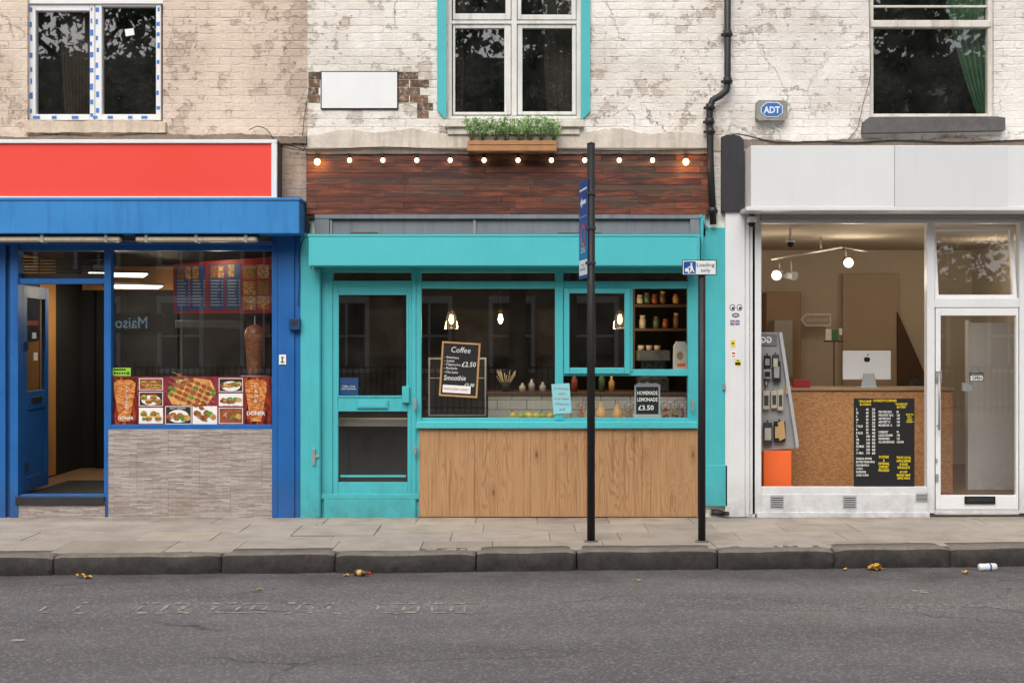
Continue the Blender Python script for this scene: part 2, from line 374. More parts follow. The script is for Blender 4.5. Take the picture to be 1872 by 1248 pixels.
def slabs():
    t=NT('york_stone_slabs'); g=t.n('ShaderNodeNewGeometry').outputs['Random Per Island']
    c=t.ramp(g,[(0,sr(160,148,136)),(.35,sr(180,168,155)),(.7,sr(170,161,152)),(1,sr(188,173,156))])
    n=t.noise(3.2,8,.68); n2=t.noise(60,5,.7); n3=t.noise(1,5,.6,t.scale(t.pos,(1.2,3,1)))
    c=t.mix(t.math('MULTIPLY',t.rng(n,.45,.72),.55),c,sr(124,113,104))
    c=t.mix(t.math('MULTIPLY',t.rng(n3,.5,.7),.35),c,sr(200,188,172))
    c=t.mix(t.math('MULTIPLY',t.rng(n2,.45,.75),.5),c,sr(118,108,100))
    vo=t.n('ShaderNodeTexVoronoi',{'Vector':t.pos,'Scale':9}).outputs['Distance']
    c=t.mix(t.math('MULTIPLY',t.rng(vo,.05,.08,1,0),.5),c,sr(90,82,76))
    y=t.n('ShaderNodeSeparateXYZ',{0:t.pos}).outputs[1]
    c=t.mix(t.math('MULTIPLY',t.math('MULTIPLY',t.rng(y,-.35,-.05),t.rng(n,.3,.6)),.5),c,sr(92,83,74))
    return t.fin(c,.8,t.bump(t.math('ADD',n2,n),.4,.006))
SLAB=slabs()
JOINT=mk('joint_sand',(108,98,88),.95,.3,20,.5,90)
COVERM=mk('cover_frame_metal',(104,98,92),.7,.25,12,.3,60)
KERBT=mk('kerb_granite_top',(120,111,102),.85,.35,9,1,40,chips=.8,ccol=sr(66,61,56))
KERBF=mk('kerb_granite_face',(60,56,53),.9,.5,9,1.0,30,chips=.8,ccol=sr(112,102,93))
def asphalt():
    t=NT('worn_asphalt')
    ag=t.n('ShaderNodeTexVoronoi',{'Vector':t.pos,'Scale':75}); g=t.n('ShaderNodeSeparateColor',{0:ag.outputs['Color']}).outputs[0]
    a2=t.noise(160,4,.7); n=t.noise(1,6,.6,t.scale(t.pos,(.35,1.6,1))); n2=t.noise(2.2,7,.65)
    c=t.mix(t.rng(n,.35,.65),sr(97,94,95),sr(119,115,115))
    c=t.mix(t.math('MULTIPLY',t.rng(n2,.45,.7),.4),c,sr(87,82,81))
    c=t.mix(t.math('MULTIPLY',t.rng(g,.6,.95),.5),c,sr(172,166,160))
    c=t.mix(t.math('MULTIPLY',t.rng(a2,.45,.7),.45),c,sr(56,54,54))
    y=t.n('ShaderNodeSeparateXYZ',{0:t.pos}).outputs[1]
    band=t.math('MULTIPLY',t.math('SUBTRACT',1,t.math('ABSOLUTE',t.math('MULTIPLY',t.math('ADD',y,3.3),2.6)),True),t.rng(t.noise(1,5,.6,t.scale(t.pos,(.8,2.5,1))),.4,.62),True)
    c=t.mix(t.math('MULTIPLY',band,t.math('MULTIPLY',t.rng(g,.3,.7),.3)),c,sr(180,168,156))
    gut=t.math('MULTIPLY',t.rng(y,-2.75,-2.25,0,1),t.rng(n2,.3,.6,.3,1))
    c=t.mix(t.math('MULTIPLY',gut,.6),c,sr(60,54,50))
    dn=t.n('ShaderNodeTexNoise',{'Vector':t.pos,'Scale':3,'Detail':5}).outputs['Color']
    vv=t.n('ShaderNodeVectorMath',{0:t.scale(t.pos,(.45,1.1,1)),1:t.scale(dn,(.35,.35,0))},operation='ADD').outputs[0]
    vo=t.n('ShaderNodeTexVoronoi',{'Vector':vv,'Scale':1.1},feature='DISTANCE_TO_EDGE').outputs['Distance']
    cm=t.math('MULTIPLY',t.rng(vo,0,.012,1,0),t.rng(t.noise(.7,3),.48,.58))
    c=t.mix(t.math('MULTIPLY',cm,.7),c,sr(46,44,43))
    h=t.math('SUBTRACT',t.math('ADD',t.math('MULTIPLY',g,.6),a2),cm)
    return t.fin(c,.8,t.bump(h,.65,.008))
ASPH=asphalt()
WORN=NT('worn_road_paint')
_n=WORN.rng(WORN.noise(45,6,.8),.44,.58)
WORN=WORN.fin(WORN.mix(_n,sr(112,107,106),sr(196,188,176)),.8,WORN.bump(WORN.noise(120),.5,.006))
def tilem():
    t=NT('white_counter_tile'); xyz=t.n('ShaderNodeSeparateXYZ',{0:t.pos})
    v=t.n('ShaderNodeCombineXYZ',{0:xyz.outputs[0],1:xyz.outputs[2],2:0}).outputs[0]
    bk=t.n('ShaderNodeTexBrick',{'Vector':v,'Color1':sr(206,204,196),'Color2':sr(194,192,184),'Mortar':sr(110,106,98),'Scale':1,'Mortar Size':.004,'Brick Width':.3,'Row Height':.1})
    return t.fin(bk.outputs['Color'],.25)
TILEW=tilem()
# ------------------------------------------------------------------ ground
def yk(x): return -2.02+.0477*x
b=B(); b.face([(-200,-200,-.156),(200,-200,-.156),(200,200,-.156),(-200,200,-.156)]); struct('ground',b,mk('city_ground',(90,86,80),.9))
b=B(); b.face([(-60,-16,-.15),(60,-16,-.15),(60,1,-.15),(-60,1,-.15)]); struct('road',b,ASPH)
b=B(); b.m=1
b.face([(-9,yk(-9)+.1,-.008),(9,yk(9)+.1,-.008),(9,.2,-.008),(-9,.2,-.008)])
b.m=0
ys=[0.1,-.42,-.93,-1.42,None]
for r in range(4):
    x=-9-R.random()*.5
    while x<9:
        w=R.uniform(.55,1.05); xc=x+w/2
        y1=ys[r]; y0=ys[r+1] if ys[r+1] is not None else yk(xc)+.16
        j=R.uniform(-.002,.003)
        b.box(x+.0022,min(9.2,x+w)-.0022,y0+.0022,y1-.0022,-.05,j,.003)
        x+=w
struct('pavement',b,[SLAB,JOINT])
b=B()
jx=[(p-936)*9.95/2280 for p in (107,407,613,870,1055,1318,1535,1755)]
jx=[-9,-7.9,-6.6,-5.2]+jx+[4.75,5.9,7.1,8.2,9]
for a,c in zip(jx[:-1],jx[1:]):
    n=max(6,int((c-a)/.04)); rings=[]
    oy=R.uniform(-.018,.018); oz=R.uniform(-.008,.006); ro=R.uniform(.028,.05); ph=R.random()*6
    for i in range(n+1):
        x=a+.006+(c-a-.012)*i/n; e=(.034 if i in(0,n) else .012 if i in (1,n-1) else 0)
        wv=.008*math.sin(x*5+ph)+.005*math.sin(x*13+ph*2)
        y=yk(x)+oy+wv+R.uniform(-.005,.005)+e*.5
        t=.004+oz-e*.4; rr_=ro*(1+.35*math.sin(x*9+ph))
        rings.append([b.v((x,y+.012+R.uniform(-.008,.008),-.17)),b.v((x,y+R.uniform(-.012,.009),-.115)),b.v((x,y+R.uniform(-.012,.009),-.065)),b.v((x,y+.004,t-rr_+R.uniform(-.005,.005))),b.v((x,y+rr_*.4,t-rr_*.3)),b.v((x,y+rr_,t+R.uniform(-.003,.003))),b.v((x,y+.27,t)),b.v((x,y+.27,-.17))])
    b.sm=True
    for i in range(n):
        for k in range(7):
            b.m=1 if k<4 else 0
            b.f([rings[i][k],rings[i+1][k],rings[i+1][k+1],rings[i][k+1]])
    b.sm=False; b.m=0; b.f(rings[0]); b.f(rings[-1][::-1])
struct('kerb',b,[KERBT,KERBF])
b=B()
def fleck(px,py,w,h,n=9):
    d=1.84*2280/(py-624); cx=(px-936)*d/2280; cy=d-12
    hw=w*d/2280/2; hh=h/2*d*d/(1.84*2280)
    b.face([(cx+hw*math.cos(6.283*i/n)*R.uniform(.5,1.2),cy+hh*math.sin(6.283*i/n)*R.uniform(.4,1.2),-.1455) for i in range(n)])
for px in (90,150,265,290,325,340,400,425,450,475,535,560,610,700,728,755,800,835,860):
    fleck(px+R.uniform(-5,5),1103+R.uniform(-1,1),R.uniform(16,30),2.6); fleck(px+R.uniform(-8,8),1120+R.uniform(-1,1),R.uniform(14,30),2.8)
    fleck(px+R.choice((-10,10)),1112,R.uniform(6,9),R.uniform(9,15))
fleck(30,1171,40,5); fleck(1682,1080,30,3); fleck(1690,1083,18,3)
struct('road_marking',b,WORN)
b=B(); x0,x1=-1.93,-1.2; y0,y1=-1.16,-.55
b.box(x0,x1,y0,y0+.008,-.02,.005,.002); b.box(x0,x1,y1-.008,y1,-.02,.005,.002); b.box(x0,x0+.008,y0,y1,-.02,.0055,.002); b.box(x1-.008,x1,y0,y1,-.02,.0055,.002)
b.m=1; b.box(x0+.009,x1-.009,y0+.009,y1-.009,-.02,.0045,.002)
tag(obj('utility_cover',b,[COVERM,SLAB]),'rectangular metal framed access cover set in the pavement','utility cover')
# ------------------------------------------------------------------ walls
def wall(b,x0,x1,z0,z1,y,holes,th):
    xs=sorted({x0,x1}|{h[0] for h in holes}|{h[1] for h in holes}); zs=sorted({z0,z1}|{h[2] for h in holes}|{h[3] for h in holes})
    xs=[q for q in xs if x0<=q<=x1]; zs=[q for q in zs if z0<=q<=z1]
    for i in range(len(xs)-1):
        for j in range(len(zs)-1):
            cx=(xs[i]+xs[i+1])/2; cz=(zs[j]+zs[j+1])/2
            if any(h[0]<cx<h[1] and h[2]<cz<h[3] for h in holes): continue
            for yy in (y,y+th): b.face([(xs[i],yy,zs[j]),(xs[i+1],yy,zs[j]),(xs[i+1],yy,zs[j+1]),(xs[i],yy,zs[j+1])])
    for h in holes:
        a,c,d,e=h
        b.face([(a,y,d),(a,y+th,d),(a,y+th,e),(a,y,e)]); b.face([(c,y,d),(c,y+th,d),(c,y+th,e),(c,y,e)])
        b.face([(a,y,e),(a,y+th,e),(c,y+th,e),(c,y,e)]); b.face([(a,y,d),(a,y+th,d),(c,y+th,d),(c,y,d)])
    bmesh.ops.remove_doubles(b.bm,verts=b.bm.verts,dist=.0005)
def room(parent,x0,x1,y0,y1,z0,z1,mw,mf,mc,name='room_wall'):
    b=B(); b.face([(x0,y1,z0),(x1,y1,z0),(x1,y1,z1),(x0,y1,z1)]); b.face([(x0,y0,z0),(x0,y1,z0),(x0,y1,z1),(x0,y0,z1)]); b.face([(x1,y0,z0),(x1,y1,z0),(x1,y1,z1),(x1,y0,z1)])
    bmesh.ops.remove_doubles(b.bm,verts=b.bm.verts,dist=.0005)
    obj(name,b,mw,parent,recalc=False)
    b=B(); b.face([(x0,y0,z0),(x1,y0,z0),(x1,y1,z0),(x0,y1,z0)]); obj('room_floor',b,mf,parent,recalc=False)
    b=B(); b.face([(x0,y0,z1),(x1,y0,z1),(x1,y1,z1),(x0,y1,z1)]); obj('room_ceiling',b,mc,parent,recalc=False)
TOPZ=6.6
XL,XA,XB,XR=-7.4,X(562),X(1335),7.4
def building(lab,x0,x1,mat,holes,ends):
    t=thing('terraced_building',lab,'building',((x0+x1)/2,0,0))
    b=B(); wall(b,x0,x1,0,TOPZ,0,holes,.2)
    for e in ends: b.face([(e,.2,0),(e,9,0),(e,9,TOPZ),(e,.2,TOPZ)])
    b.face([(x0,9,0),(x1,9,0),(x1,9,TOPZ),(x0,9,TOPZ)])
    obj('wall',b,mat,t,recalc=False)
    b=B(); b.box(x0,x1,-.03,9.05,TOPZ+.001,TOPZ+.12); obj('roof',b,CORN,t)
    return t
def HP(a,b_,c,d): return (X(a),X(c),Z(d),Z(b_))
GH_L=(X(-40),X(499),0.0,Z(440)); W_L=HP(50,-60,298,222)
bl=building('beige painted brick building on the left, above the blue shopfront',XL,XA,CREAM_BR,[W_L,GH_L],[XL])
GH_M=(X(588),X(1278),0.0,Z(430)); W_M=HP(818,-60,1063,219)
bm_=building('white painted brick building in the middle, above the turquoise shopfront',XA+.001,XB,WHITE_BR,[W_M,GH_M],[])
GH_R=(X(1380),X(1880),0.0,Z(392)); W_R=HP(1590,-60,1817,213)
br=building('off-white painted brick building on the right, above the white shopfront',XB+.001,XR,GREY_BR,[W_R,GH_R],[XR])
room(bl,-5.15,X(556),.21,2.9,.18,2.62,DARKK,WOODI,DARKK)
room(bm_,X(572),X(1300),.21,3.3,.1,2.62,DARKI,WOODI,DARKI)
room(br,X(1345),5.9,.21,4.0,.12,2.86,CREAMI,WOODI,CEILI)
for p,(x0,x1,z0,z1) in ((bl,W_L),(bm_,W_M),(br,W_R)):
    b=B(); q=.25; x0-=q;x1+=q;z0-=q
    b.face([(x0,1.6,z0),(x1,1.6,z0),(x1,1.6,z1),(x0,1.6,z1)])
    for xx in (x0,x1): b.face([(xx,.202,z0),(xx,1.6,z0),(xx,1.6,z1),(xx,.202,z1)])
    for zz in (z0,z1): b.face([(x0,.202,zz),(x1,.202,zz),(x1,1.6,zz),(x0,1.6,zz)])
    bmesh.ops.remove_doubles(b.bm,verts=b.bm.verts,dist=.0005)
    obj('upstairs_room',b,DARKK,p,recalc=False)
b=B(); b.pb(499,262,560,398,-.006,.01,.001); obj('stained_pier',b,DIRT_BR,bl)
b=B(); b.pb(549,398,566,425,-.05,.01); b.pb(552,385,592,399,-.04,.01); obj('timber_end',b,DMET,bl)
def ragged(b,x0,x1,yt,yb,d,step=14,amp=5):
    step=step*.5; n=int((x1-x0)/step); ph=R.random()*6
    top=[(x0+(x1-x0)*i/n,yt+amp*.6*(math.sin(i*.23+ph)+math.sin(i*.071+ph*2))+R.uniform(-1.2,1.2)) for i in range(n+1)]
    bot=[(p[0],yb+R.uniform(-1,1)) for p in top]
    f=[b.v((X(p[0],-d),-d,Z(p[1],-d))) for p in top]; g=[b.v((X(p[0],-d),-d,Z(p[1],-d))) for p in bot]
    fb=[b.v((X(p[0],-d),.005,Z(p[1]-2,-d))) for p in top]; gb=[b.v((X(p[0],-d),.005,Z(p[1],-d))) for p in bot]
    for i in range(n):
        b.f([g[i],g[i+1],f[i+1],f[i]]); b.f([f[i],f[i+1],fb[i+1],fb[i]]); b.f([g[i],g[i+1],gb[i+1],gb[i]])
    b.f([g[0],f[0],fb[0],gb[0]]); b.f([g[n],f[n],fb[n],gb[n]])
b=B(); ragged(b,-400,560,248,262,.035,12,3); obj('cornice',b,CORN,bl)
b=B(); ragged(b,562,1326,242,276,.008,9,6); obj('render_band',b,RENDER,bm_)
b=B(); b.pb(558,270,1300,282,-.07,.005,.004); obj('cornice',b,CORN,bm_)
b=B(); ragged(b,1358,1990,256,268,.03,13,3); obj('cornice',b,CORN,br)
rowh=14.2
for side in (0,1):
    b=B()
    for r in range(6):
        yy=131+r*rowh
        if side==0:
            if r>3: continue
            a,c=563,588
        else: a,c=(726,(765,790,770,790)[r]) if r<4 else (762,(788,784)[r-4])
        x=a-(r%2)*20
        while x<c:
            x2=min(x+42,c+R.uniform(-9,5)); xs=max(x,a)
            if x2-xs>5: b.pb(xs+.4,yy+.6,x2-.4,yy+rowh-.3,-.003-R.random()*.003,.004,.003)
            x+=43
    obj('exposed_bricks',b,RAWB,bm_)
# ------------------------------------------------------------------ upstairs windows
def pane(parent,rs,y,mat=GL,name='pane'):
    for r in rs:
        b=B(); b.sheet(*r,y); obj(name,b,mat,parent,recalc=False)
b=B(); b.frame((52,6,173,220),(65,20,164,209),.05,.12,.004); b.frame((174,6,294,220),(186,12,285,209),.048,.12,.004); b.pb(50,-8,298,7,.03,.14)
w=obj('window',b,UPVC,bl); w['label']='new white plastic window still wearing blue and white protective tape'
pane(w,[(65,20,164,209),(186,12,285,209)],.09,GLU)
b=B()
for side in (57,167,178,289):
    y=14
    while y<208:
        h=R.uniform(6,11); b.pb(side-R.uniform(1,3.5),y,side+R.uniform(1,3.5),y+h,.0455,.049,.0005); y+=h+R.uniform(10,22)
x=60
while x<286: 
    q=R.uniform(8,16); b.pb(x,212,x+q,217,.0455,.049,.0005); x+=q+R.uniform(16,30)
o=obj('protective_tape',b,TAPEB,w); o['kind']='stuff'
b=B(); ragged(b,44,302,222,242,.05,14,2); obj('sill',b,mk('beige_sill',(206,188,168),.85,.2,8,.9,30,.5),w)
b=B(); b.frame((817,-60,1064,218),(826,-52,1054,212),.05,.13,.004)
b.rects([(935,-60,945,212),(826,38,1054,44)],.045,.13)
for r in ((828,44,934,210,832,52,922,205),(946,44,1053,210,955,52,1046,204),(828,-50,934,36,832,-46,924,25),(946,-50,1053,36,953,-46,1045,27)):
    b.frame(r[:4],r[4:],.06,.11,.004)
w=obj('window',b,OLDW,bm_); w['label']='flaking white timber window between turquoise boards'
pane(w,[(832,52,922,205),(955,52,1046,204),(832,-46,924,25),(953,-46,1045,27)],.085,GLU)
b=B(); b.pb(812,219,1068,232,-.06,.05,.006); b.pb(818,232,1060,246,-.03,.0,.006); obj('sill',b,SILLW,w)
b=B(); b.pprism([(799,-60),(816,-60),(816,215),(812,216),(799,200)],-.03,.002); obj('surround_board',b,TURQ,bm_)
b=B(); b.pprism([(1062,-60),(1079,-60),(1079,203),(1066,217),(1062,217)],-.03,.002); obj('surround_board',b,TURQ,bm_)
b=B(); b.frame((1590,-60,1817,213),(1597,-52,1806,208),.05,.13,.004); b.pb(1592,37,1812,50,.035,.12,.005); b.pb(1597,10,1806,14,.07,.1)
w=obj('window',b,mk('stained_window_frame',(214,209,199),.6,.1,5,.3,40,.6,sr(130,118,102)),br)
w['label']='sash window with dark sill and a green curtain inside'
pane(w,[(1597,50,1806,208),(1597,-52,1806,37)],.085,GLU)
b=B(); b.pprism([(1580,222),(1590,214),(1822,213),(1838,215),(1838,238),(1578,243)],-.09,.03); obj('sill',b,mk('lead_sill',(92,88,88),.6,.25,8,.8,30,chips=.5,ccol=sr(60,58,58)),w)
def curtain(lab,poly_t,poly_b,y,mat,n=40,waves=9,amp=.02,name='curtain'):
    b=B(); b.sm=True
    (tx0,tx1,ty),(bx0,bx1,by)=poly_t,poly_b; rows=10; g=[]
    for j in range(rows+1):
        f=j/rows; g.append([b.v((X(tx0+(tx1-tx0)*i/n+((bx0-tx0)*(1-i/n)+(bx1-tx1)*i/n)*f**1.4,y),y+amp*math.sin(i/n*waves*6.28+f),Z(ty+(by-ty)*f,y))) for i in range(n+1)])
    for j in range(rows):
        for i in range(n): b.f([g[j][i],g[j][i+1],g[j+1][i+1],g[j+1][i]])
    return tag(obj(name,b,mat,recalc=False),lab,'curtain')
curtain('faded brown net curtain behind the taped left window',(108,172,0),(118,168,212),.22,mk('brown_net',(70,58,46),.9,.3))
CG=mk('green_curtain_cloth',(84,128,94),.85,.2,4)
curtain('green curtain drawn to the right side of the upstairs window',(1728,1812,-20),(1790,1812,214),.2,CG,44,6,.03)
def lace():
    t=NT('dark_patterned_curtain'); v=t.n('ShaderNodeTexVoronoi',{'Vector':t.pos,'Scale':26}).outputs['Distance']
    return t.fin(t.mix(t.rng(v,.14,.2,1,0),sr(50,46,40),sr(126,124,108)),.9)
LACE=lace()
curtain('dark spotted curtain at the right pane of the middle window',(990,1058,-30),(1000,1056,216),.22,LACE,40,5,.012)
curtain('dark spotted curtain at the left pane of the middle window',(824,850,-30),(824,846,216),.22,LACE,30,3,.012)
b=B(); b.pprism([(228,54),(244,52),(246,64),(230,67)],.078,.08); tag(obj('paper_note',b,PAPER),'small white sticker on the right pane of the taped window','sticker')
t=thing('wall_plaque','blank white rectangular plaque with thin dark edge on the white wall','plaque',(X(657),-.02,Z(199)))
b=B(); b.pb(586,130,728,200,-.018,-.002,.006); obj('border',b,BLACKM,t)
b=B(); b.pb(588,132,726,198,-.022,-.016,.004); obj('panel',b,SIGNW,t)
# ------------------------------------------------------------------ LEFT SHOP
t=thing('sign_board','long blank red sign board with white frame above the blue fascia','sign',(X(200),-.1,Z(361)))
b=B(); yf=-.22
b.pb(-300,255,506,262,yf,-.002,.004); b.pb(-300,359,506,363,yf,-.002,.003); b.pb(496,262,506,359,yf+.001,-.002,.003); obj('frame',b,UPVC,t)
b=B(); b.pb(-300,262,496,359,yf+.02,yf+.05,.001); obj('panel',b,RED,t)
b=B(); b.pb(506.5,258,509,363,yf+.03,-.002,.001); obj('side_panel',b,DMET,t)
sf=thing('shopfront','blue painted kebab shopfront with stone-look tiled base','shopfront',(X(270),0,0))
b=B(); b.pb(-300,363,547,427,-.35,-.012,.006); b.pb(-300,361,549,366,-.36,-.014,.003); obj('fascia',b,BLUEF,sf)
b=B(); b.pb(-20,442,500,446,-.1,.1,.003); b.rects([(-40,446,10,948),(18,446,33,948)],-.02,.12); b.m=1; b.pb(9,446,19,948,.01,.1)
b.m=0; b.rects([(190,446,203,948),(33,446,497,458),(33,509,190,519),(203,776,497,786),(28,904,192,913)],.0,.1); obj('frame',b,[BLUE,DBLUE],sf)
b=B(); b.pb(497,428,538,950,-.05,.08,.004); b.pb(538,433,549,950,-.03,.08,.004); b.pb(503,440,507,945,-.056,-.049,.001); obj('pilaster',b,BLUE,sf)
b=B(); b.pb(-300,428,-38,950,-.05,.08,.004); obj('pilaster',b,BLUE,sf)
b=B(); b.pb(198,785,508,950,-.03,.1,.002); obj('tiled_base',b,LEDGE,sf)
b=B(); b.pb(28,915,192,950,-.01,.1,.002); obj('tiled_base',b,LEDGE,sf)
pane(sf,[(203,458,497,776),(33,458,190,510)],.06)
b=B()
for k in range(6): b.pb(36,472+k*5.5,188,475+k*5.5,.1+.004*k,.13+.004*k,.001)
b.pb(33,500,190,509,.09,.12); obj('louvre',b,DMET,sf)
b=B(); b.box(X(30),X(192),-.03,.2,.12,.2,.004); obj('doorstep',b,DMET,sf)
hx,hy=X(38,.1),.12; ex,ey=X(84,.85),.87
L=math.hypot(ex-hx,ey-hy); M=Matrix(((( ex-hx)/L,-(ey-hy)/L,0,hx),((ey-hy)/L,(ex-hx)/L,0,hy),(0,0,1,0),(0,0,0,1)))
z0,z1=.22,Z(520)
b=B(); b.M=M
b.box(0,.1,-.02,.02,z0,z1); b.box(L-.1,L,-.02,.02,z0,z1); b.box(.1,L-.1,-.019,.019,z1-.12,z1); b.box(.1,L-.1,-.019,.019,1.02,1.2); b.box(.1,L-.1,-.019,.019,z0,z0+.14); b.box(.1,L-.1,-.008,.008,z0+.14,1.02)
dr=obj('door',b,BLUE,sf); dr['label']='blue half-glazed door standing open inwards'
b=B(); b.M=M; b.face([(.1,0,1.2),(L-.1,0,1.2),(L-.1,0,z1-.12),(.1,0,z1-.12)]); obj('pane',b,GLD,dr,recalc=False)
b=B(); b.M=M; b.box(.24,L-.22,-.028,-.019,1.08,1.14); obj('letter_plate',b,DMET,dr)
for q in ((.34,.46,1.5,1.58),(.3,.42,1.72,1.78)):
    b=B(); b.M=M; b.box(q[0],q[1],-.004,-.003,q[2],q[3],.0005); obj('sticker',b,PAPER,dr)
for q in (.42,1.6):
    b=B(); b.M=M; b.box(.03,.07,-.045,-.02,q,q+.09);obj('hinge',b,DMET,dr)
for a,c,lab in ((-70,222,'long cream strip light under the blue fascia, left one'),(244,472,'long cream strip light under the blue fascia, right one')):
    t=thing('strip_light',lab,'light',(X((a+c)/2,-.3),-.3,Z(443,-.3)),'strip lights under the blue fascia')
    b=B(); b.pb(a,429,c,434,-.3,-.2,.004); obj('housing',b,DMET,t)
    b=B(); b.pb(a+3,432,c-3,442,-.31,-.22,.014); obj('diffuser',b,STRIPL,t)
    for f in (.1,.5,.9):
        b=B(); b.pb(a+(c-a)*f-3,428,a+(c-a)*f+3,443,-.316,-.2,.002); obj('clip',b,METAL,t)
t=thing('intercom_box','small blue box fixed to the side of the blue pilaster','box',(X(539),-.08,Z(603)))
b=B(); b.pb(528,581,548,603,-.1,-.031,.005); obj('case',b,DBLUE,t)
b=B(); b.pb(532,585,544,594,-.104,-.1,.001); obj('grille',b,DMET,t)
t=thing('notice','small white notice with black mark on the blue pilaster','notice',(X(517),-.06,Z(667)))
b=B(); b.pb(510,648,523,666,-.059,-.0575,.0003); obj('sheet',b,PAPER,t)
b=B(); b.pb(514,652,519,654,-.0602,-.0595,.0001); b.pb(515,654,517,661,-.0602,-.0595,.0001); b.pb(513,661,520,663,-.0602,-.0595,.0001); obj('mark',b,BLACKM,t)
def cable(lab,pts,y=-.03,r=.005,mat=BLACKM):
    P=[]
    for i in range(len(pts)-1):
        for k in range(4):
            f=k/4; P.append((pts[i][0]*(1-f)+pts[i+1][0]*f,pts[i][1]*(1-f)+pts[i+1][1]*f))
    P.append(pts[-1])
    Q=[P[0]]+[((P[i-1][0]+P[i][0]*2+P[i+1][0])/4,(P[i-1][1]+P[i][1]*2+P[i+1][1])/4) for i in range(1,len(P)-1)]+[P[-1]]
    b=B(); b.tube([(X(a,y),y,Z(c,y)) for a,c in Q],r,6); return tag(obj('cable',b,mat),lab,'cable')
cable('black cable curling down beside the end of the red sign',[(455,238),(470,230),(488,236),(505,262),(520,270),(556,276)],-.04,.004)
cable('black cable hanging at the end of the blue fascia',[(572,395),(562,430),(552,440),(546,470),(548,500),(545,560)],-.06,.004)
cable('loose thin cable running along the ledge above the wood fascia',[(520,262),(560,276),(700,268),(860,276),(1000,272),(1160,277),(1300,272)],-.085,.005)
cable('thin cable crossing the right wall below the alarm box',[(1322,258),(1345,243),(1420,262),(1500,258),(1560,262),(1640,256),(1750,262),(1872,256)],-.04,.006)
cable('thin cable rising beside the right window',[(1545,262),(1568,235),(1580,180),(1592,140),(1590,60),(1588,-40)],-.01,.003,CORN)
cable('white cable hanging below the alarm box',[(1412,220),(1414,232),(1428,238),(1430,262)],-.02,.006,WPAINT)
cable('thin dark cable looping over the left wall edge',[(565,165),(556,215),(552,262),(566,290)],-.02,.003)
b=B(); b.box(-5.148,-5.12,.22,2.0,.2,2.6,.001); obj('wall_panel',b,AMBER,bl)
b=B(); b.box(-5.12,-5.115,.9,.912,.2,2.6,.0005); obj('panel_trim',b,DMET,bl)
b=B(); b.box(-5.12,-5.115,1.5,1.512,.2,2.6,.0005); obj('panel_trim',b,DMET,bl)
b=B(); b.box(-4.95,-3.98,2.84,2.88,.2,2.3,.004); obj('partition_door',b,BLACKM,bl)
b=B(); b.box(-5.11,-3.97,2.82,2.86,2.3,2.58,.002); obj('partition_head',b,AMBER,bl)
t=thing('wall_picture','dark picture of a city skyline at dusk on the amber wall','picture',(-5.1,1.2,1.8))
b=B(); b.box(-5.113,-5.1,.75,1.45,1.7,2.3,.002); obj('print',b,mk('dusk_print',(28,40,66),.4,.3,6),t)
b=B(); b.box(-5.0995,-5.0985,.78,1.42,1.86,1.91,.0003); obj('horizon',b,mk('dusk_orange',(190,96,50),.5,.2),t)
b=B(); b.box(-4.8,-4.0,.25,1.5,.181,.19,.002); tag(obj('door_mat',b,BLACKM),'dark mat on the floor inside the open blue door','mat')
for px,py,y,lab in ((215,503,1.5,'glowing ceiling light panel seen over the blue door transom'),(244,525,2.1,'glowing ceiling light panel behind the kebab shop window top')):
    t=thing('ceiling_light',lab,'light',(X(px,y),y,Z(py,y)))
    x,z=X(px,y),Z(py,y); b=B(); b.M=Matrix.Translation((x,y,z))@Matrix.Rotation(.35,4,'Z'); b.box(-.3,.3,-.2,.4,0,.015,.004); obj('diffuser',b,PANELL,t)
    b=B(); b.M=Matrix.Translation((x,y,z))@Matrix.Rotation(.35,4,'Z'); b.box(-.32,.32,-.22,.42,.016,.035,.003); obj('frame',b,DMET,t)
t=thing('counter','dark counter inside the kebab shop window','counter',(X(380,.7),.7,.18))
b=B(); b.pb(215,700,548,900,.35,1.0,.006); obj('cabinet',b,DARKK,t)
b=B(); b.pb(212,692,550,700,.33,1.02,.004); obj('worktop',b,mk('steel_worktop',(110,110,112),.35,.1,5,metal=.5),t)
t=thing('doner_grill','vertical doner spit of browned meat behind the kebab window','grill',(X(466,.5),.5,Z(692,.5)))
y=.5; b=B(); zb=Z(690,y); b.lathe([(.055,0.02),(.075,.08),(.085,.2),(.1,.34),(.105,.44),(.085,.5),(.03,.53)],(X(466,y),y,zb),24); obj('meat',b,mk_food('doner_meat',[(110,60,38),(160,104,68),(130,78,50),(180,128,88)],30,(1,1,2)),t)
b=B(); b.tube([(X(466,y),y,zb),(X(466,y),y,zb+.62)],.008); obj('spit',b,METAL,t)
b=B(); b.box(X(444,y),X(489,y),y+.16,y+.2,zb,zb+.62,.004); obj('burner_panel',b,mk('burner',(74,54,46),.5,.2),t)
b=B(); b.lathe([(.13,0),(.14,.012),(.14,.02),(.12,.022)],(X(466,y),y,zb),24); obj('tray',b,METAL,t)
t=thing('menu_board','red hanging menu board with blue price lists and food photos','menu',(X(407,.5),.5,Z(572,.5)))
y=.5
b=B(); b.pprism([(316,482),(520,468),(520,572),(318,573)],y,y+.03); obj('board',b,mk('menu_red',(158,44,44),.4,.1),t)
b=B()
for a,c,d,e in ((322,487,348,568),(350,485,376,567),(382,484,410,566),(413,482,440,565)): b.pb(a,c,d,e,y-.004,y-.001,.0003)
obj('price_panel',b,mk('menu_blue',(40,76,128),.4,.1),t)
b=B()
for a in (324,352,385,416):
    for k in range(9):
        b.pb(a,512+k*5.6,a+R.uniform(12,18),513.6+k*5.6,y-.006,y-.0045,.0001); b.pb(a+20,512+k*5.6,a+23,513.6+k*5.6,y-.006,y-.0045,.0001)
o=obj('price_line',b,mk('print_grey',(190,190,192),.6),t); o['kind']='stuff'
